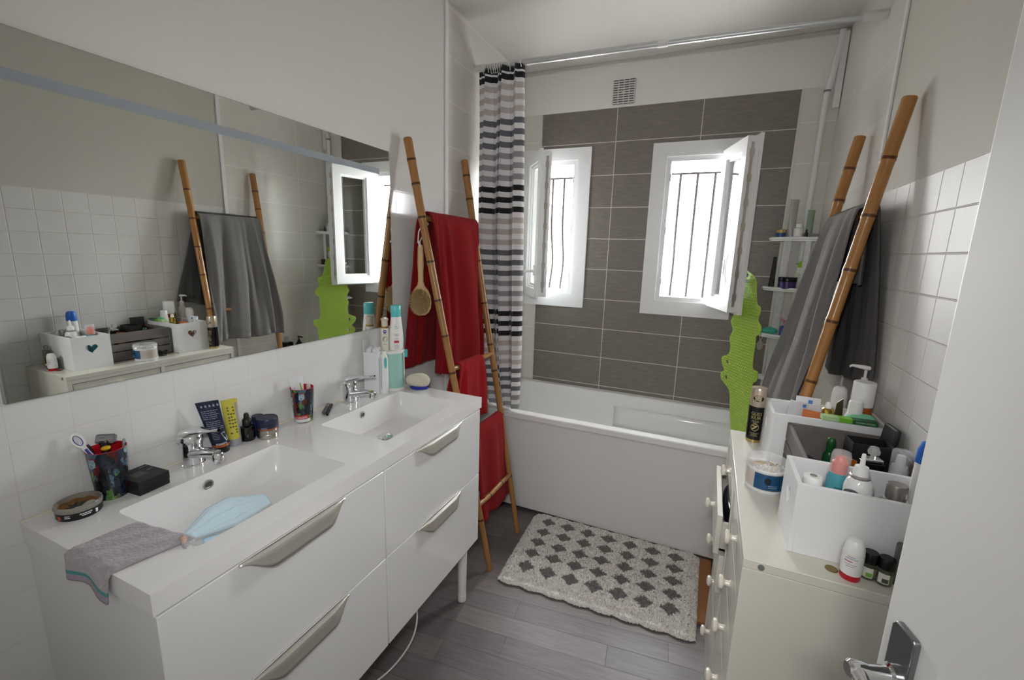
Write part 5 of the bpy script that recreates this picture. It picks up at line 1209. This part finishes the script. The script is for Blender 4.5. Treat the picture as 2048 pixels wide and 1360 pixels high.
# ------------------------------------------------------------------ GREEN BATH MAT hanging from the window handle
A=(1.392,2.396); du=(.49787,-.86725)
left=[(.071,1.469),(.030,1.435),(.022,1.38),(.030,1.32),(.015,1.27),(.012,1.216),(-.003,1.179),(.024,1.134),(.004,1.087),(.02,1.041),(.012,.995),(-.042,.968),(-.047,.945),(-.036,.922),(-.010,.895),(-.034,.878),(-.040,.856),(-.022,.832),(.03,.812),(.060,.792),(.074,.758),(.089,.69),(.105,.64)]
right=[(.105,1.455),(.135,1.443),(.168,1.413),(.179,1.362),(.198,1.3),(.224,1.288),(.232,1.262),(.222,1.22),(.250,1.195),(.256,1.172),(.248,1.15),(.225,1.136),(.226,1.092),(.230,.974),(.270,.962),(.281,.935),(.272,.91),(.251,.895),(.25,.851),(.243,.785),(.250,.70),(.248,.655)]
def smooth2(p,n=4):
    q=[(a,b,0) for a,b in p]; return [(a,b) for a,b,c in smooth_path(q,n)]
low=[(.115,.60),(.13,.565),(.175,.548),(.215,.56),(.24,.60)]
outl=smooth2(left)+smooth2(low)[1:-1]+smooth2(right)[::-1]
XM=Matrix(((du[0],0,-du[1],A[0]),(du[1],0,du[0],A[1]),(0,1,0,0),(0,0,0,1)))
holes_=[[(.009+.0125*math.cos(-q),.948+.0125*math.sin(-q)) for q in [2*PI*k/18 for k in range(18)]],[(.016+.0125*math.cos(-q),.860+.0125*math.sin(-q)) for q in [2*PI*k/18 for k in range(18)]],
  [(.085+.016*math.cos(-q),1.438+.010*math.sin(-q)) for q in [2*PI*k/18 for k in range(18)]]]
t=thing('rubber_bath_mat','lime green rubber bath mat with wavy edges hanging from the open window handle','bath mat',(A[0]+.1*du[0],A[1]+.1*du[1],.55))
mb=MB(); mb.holes(outl,holes_,-.0022,.0022,X=XM)
def inside(x,y,poly):
    c=False; j=len(poly)-1
    for i in range(len(poly)):
        a,b=poly[i],poly[j]
        if (a[1]>y)!=(b[1]>y) and x<(b[0]-a[0])*(y-a[1])/(b[1]-a[1]+1e-12)+a[0]: c=not c
        j=i
    return c
mk('mat_sheet',mb,rubber_green,t)
mb=MB(); mb.X=XM
for j in range(62):
    for i in range(20):
        u=-.04+.0165*i+(.00825 if j%2 else 0); z=.565+.0150*j
        if all(inside(u+ox,z+oz,outl) for ox,oz in ((.008,0),(-.008,0),(0,.008),(0,-.008))) and all((u-h[0][0]+.0125)**2+(z-h[0][1])**2>.0005 for h in holes_):
            for sgn in (-1,1):
                o=len(mb.v)
                n=8; r=.0056
                vs=[(u+r*math.cos(2*PI*k/n),z+r*math.sin(2*PI*k/n),sgn*.002) for k in range(n)]+[(u+.7*r*math.cos(2*PI*k/n),z-.0012+.7*r*math.sin(2*PI*k/n),sgn*.0062) for k in range(n)]
                fs=[(k,(k+1)%n,n+(k+1)%n,n+k) for k in range(n)]+[tuple(n+k for k in range(n))]
                mb.add(vs,fs)
o=mk('suction_nubs',mb,rubber_green,t); o['kind']='stuff'
# ------------------------------------------------------------------ FLOOR: duckboard + tufted rug
t=thing('duckboard','orange-brown slatted wooden duckboard showing at the right edge of the rug','duckboard',(.95,1.66,0))
for k in range(8):
    xa=.53+.112*k; mb=MB(); mb.box((xa,1.455,.004),(xa+.098,1.897,.018)); mk('slat',mb,wood,t,bevel=.002)
for y in (1.52,1.82): mb=MB(); mb.box((.53,y,.0),(1.41,y+.03,.006)); mk('cross_batten',mb,wood,t,smooth=False)
rng=random.Random(17)
c00=(.488,1.318);c10=(1.357,1.352);c01=(.462,1.880);c11=(1.357,1.885)
NX,NY=8,6
nu,nv=360,240
def rugxy(u,v):
    return (lerp(lerp(c00[0],c10[0],u),lerp(c01[0],c11[0],u),v),lerp(lerp(c00[1],c10[1],u),lerp(c01[1],c11[1],u),v))
def cell(u,v):
    a=u*NX; b=v*NY
    return a-math.floor(a)-.5,b-math.floor(b)-.5
def rugf(u,v):
    x,y=rugxy(u,v)
    e=min(u,1-u)/.035; e2=min(v,1-v)/.05
    ed=min(1,max(0,e))*min(1,max(0,e2)); ed=ed**.5
    a,b=cell(min(u,.9999),min(v,.9999)); r=math.hypot(a,b)
    dome=max(0,1-(r/.56)**2)**.5 if r<.56 else 0
    z=.006+ed*(.020+.010*dome)+rng.uniform(-.006,.006)*max(ed,.55 if ed>.02 else .2)
    # scalloped rim
    sc=.010*(1-abs(2*a)**2) if v<.02 or v>.98 else 0
    jx=rng.uniform(-.0028,.0028); jy=rng.uniform(-.0028,.0028)
    base=.020 if (y>1.44 and x>.52) else .003
    zz=z+ (.016*min(1,max(0,(y-1.36)/.10))*min(1,max(0,(x-.46)/.1)))
    return (x+jx,y+jy+(-sc if v<.02 else 0),zz)
def rugm(i,j):
    u=(i+.5)/nu; v=(j+.5)/nv; a,b=cell(u,v)
    a+=rng.uniform(-.035,.035); b+=rng.uniform(-.035,.035)
    r=math.hypot(a,b); d_=(.5-abs(a))+(.5-abs(b))
    gu=round(u*NX); gv=round(v*NY)
    if r>.435 and d_<.40 and 0<gu<NX and 0<gv<NY: return 1
    if r>.60: return 2 if v>.02 else 0
    return 0 if rng.random()>.08 else 2
rugw=[M('rug_cream_tufts','e8e4de',.95,noise=(190,.14),sheen=.3,bump=(260,.9)),M('rug_grey_tufts','7c7977',.95,noise=(190,.22),sheen=.3,bump=(260,.9)),M('rug_ecru_tufts','cfc9c0',.95,noise=(190,.16),sheen=.3,bump=(260,.9))]
mb=MB(); mb.grid(rugf,nu,nv,rugm)
solo('bath_rug','cream tufted bath rug with grey diamonds lying in front of the bathtub','rug',mb,rugw)
# ------------------------------------------------------------------ LIGHT
wd=bpy.data.worlds.new('daylight'); SC.world=wd; wd.use_nodes=True; nt=wd.node_tree
bg=nt.nodes['Background']
tc=nd(nt,'ShaderNodeTexCoord'); sp=nd(nt,'ShaderNodeSeparateXYZ'); nt.links.new(tc.outputs['Generated'],sp.inputs[0])
cr=nd(nt,'ShaderNodeValToRGB'); e=cr.color_ramp.elements; e[0].position=.46; e[0].color=(.42,.41,.40,1); e[1].position=.56; e[1].color=(.95,.98,1.0,1)
mr=nd(nt,'ShaderNodeMapRange'); mr.inputs['From Min'].default_value=-1; nt.links.new(sp.outputs['Z'],mr.inputs['Value']); nt.links.new(mr.outputs[0],cr.inputs['Fac'])
nt.links.new(cr.outputs['Color'],bg.inputs['Color']); bg.inputs['Strength'].default_value=SKY=14.0
for (a,b,c,d) in (w1,w2):
    ld=bpy.data.lights.new('window_portal','AREA'); ld.shape='RECTANGLE'; ld.size=b-a; ld.size_y=d-c; ld.cycles.is_portal=True
    lo=bpy.data.objects.new('window_portal',ld); COL.objects.link(lo); lo.location=((a+b)/2,D+.235,(c+d)/2); lo.rotation_euler=(-PI/2,0,0)
# added fill light, unseen in the hallway behind the photographer
ld=bpy.data.lights.new('added_hallway_fill','AREA'); ld.shape='DISK'; ld.size=.5; ld.energy=8; ld.color=(1,.98,.95)
lo=bpy.data.objects.new('added_hallway_fill',ld); COL.objects.link(lo); lo.location=(1.25,-1.55,2.6)
# the camera's small flash
ld=bpy.data.lights.new('camera_flash','SPOT'); ld.shadow_soft_size=.03; ld.energy=9; ld.spot_size=math.radians(120); ld.spot_blend=1.0
lo=bpy.data.objects.new('camera_flash',ld); COL.objects.link(lo); lo.location=(1.215,-.352,1.635); lo.rotation_euler=(math.radians(78),0,math.radians(25))
# ------------------------------------------------------------------ CAMERA
cd=bpy.data.cameras.new('camera'); co=bpy.data.objects.new('camera',cd); COL.objects.link(co)
cd.sensor_width=36; cd.lens=889.754*36/2048; cd.clip_start=.02
r=Vector((0.91336667,0.40605275,0.02970681)); u=Vector((-0.1048566,0.16410299,0.98085437)); fw=Vector((-0.39340364,0.89899464,-0.19246351))
co.matrix_world=Matrix(((r.x,u.x,-fw.x,CAM[0]),(r.y,u.y,-fw.y,CAM[1]),(r.z,u.z,-fw.z,CAM[2]),(0,0,0,1)))
SC.camera=co
vs=SC.view_settings; vs.view_transform='Standard'; vs.look='None'; vs.gamma=1; vs.use_curve_mapping=False; vs.exposure=1.90
SC.cycles.max_bounces=14; SC.cycles.diffuse_bounces=7; SC.cycles.glossy_bounces=6; SC.cycles.transmission_bounces=10; SC.cycles.transparent_max_bounces=12
SC.cycles.caustics_reflective=True; SC.cycles.caustics_refractive=True; SC.cycles.blur_glossy=.5; SC.cycles.sample_clamp_indirect=6
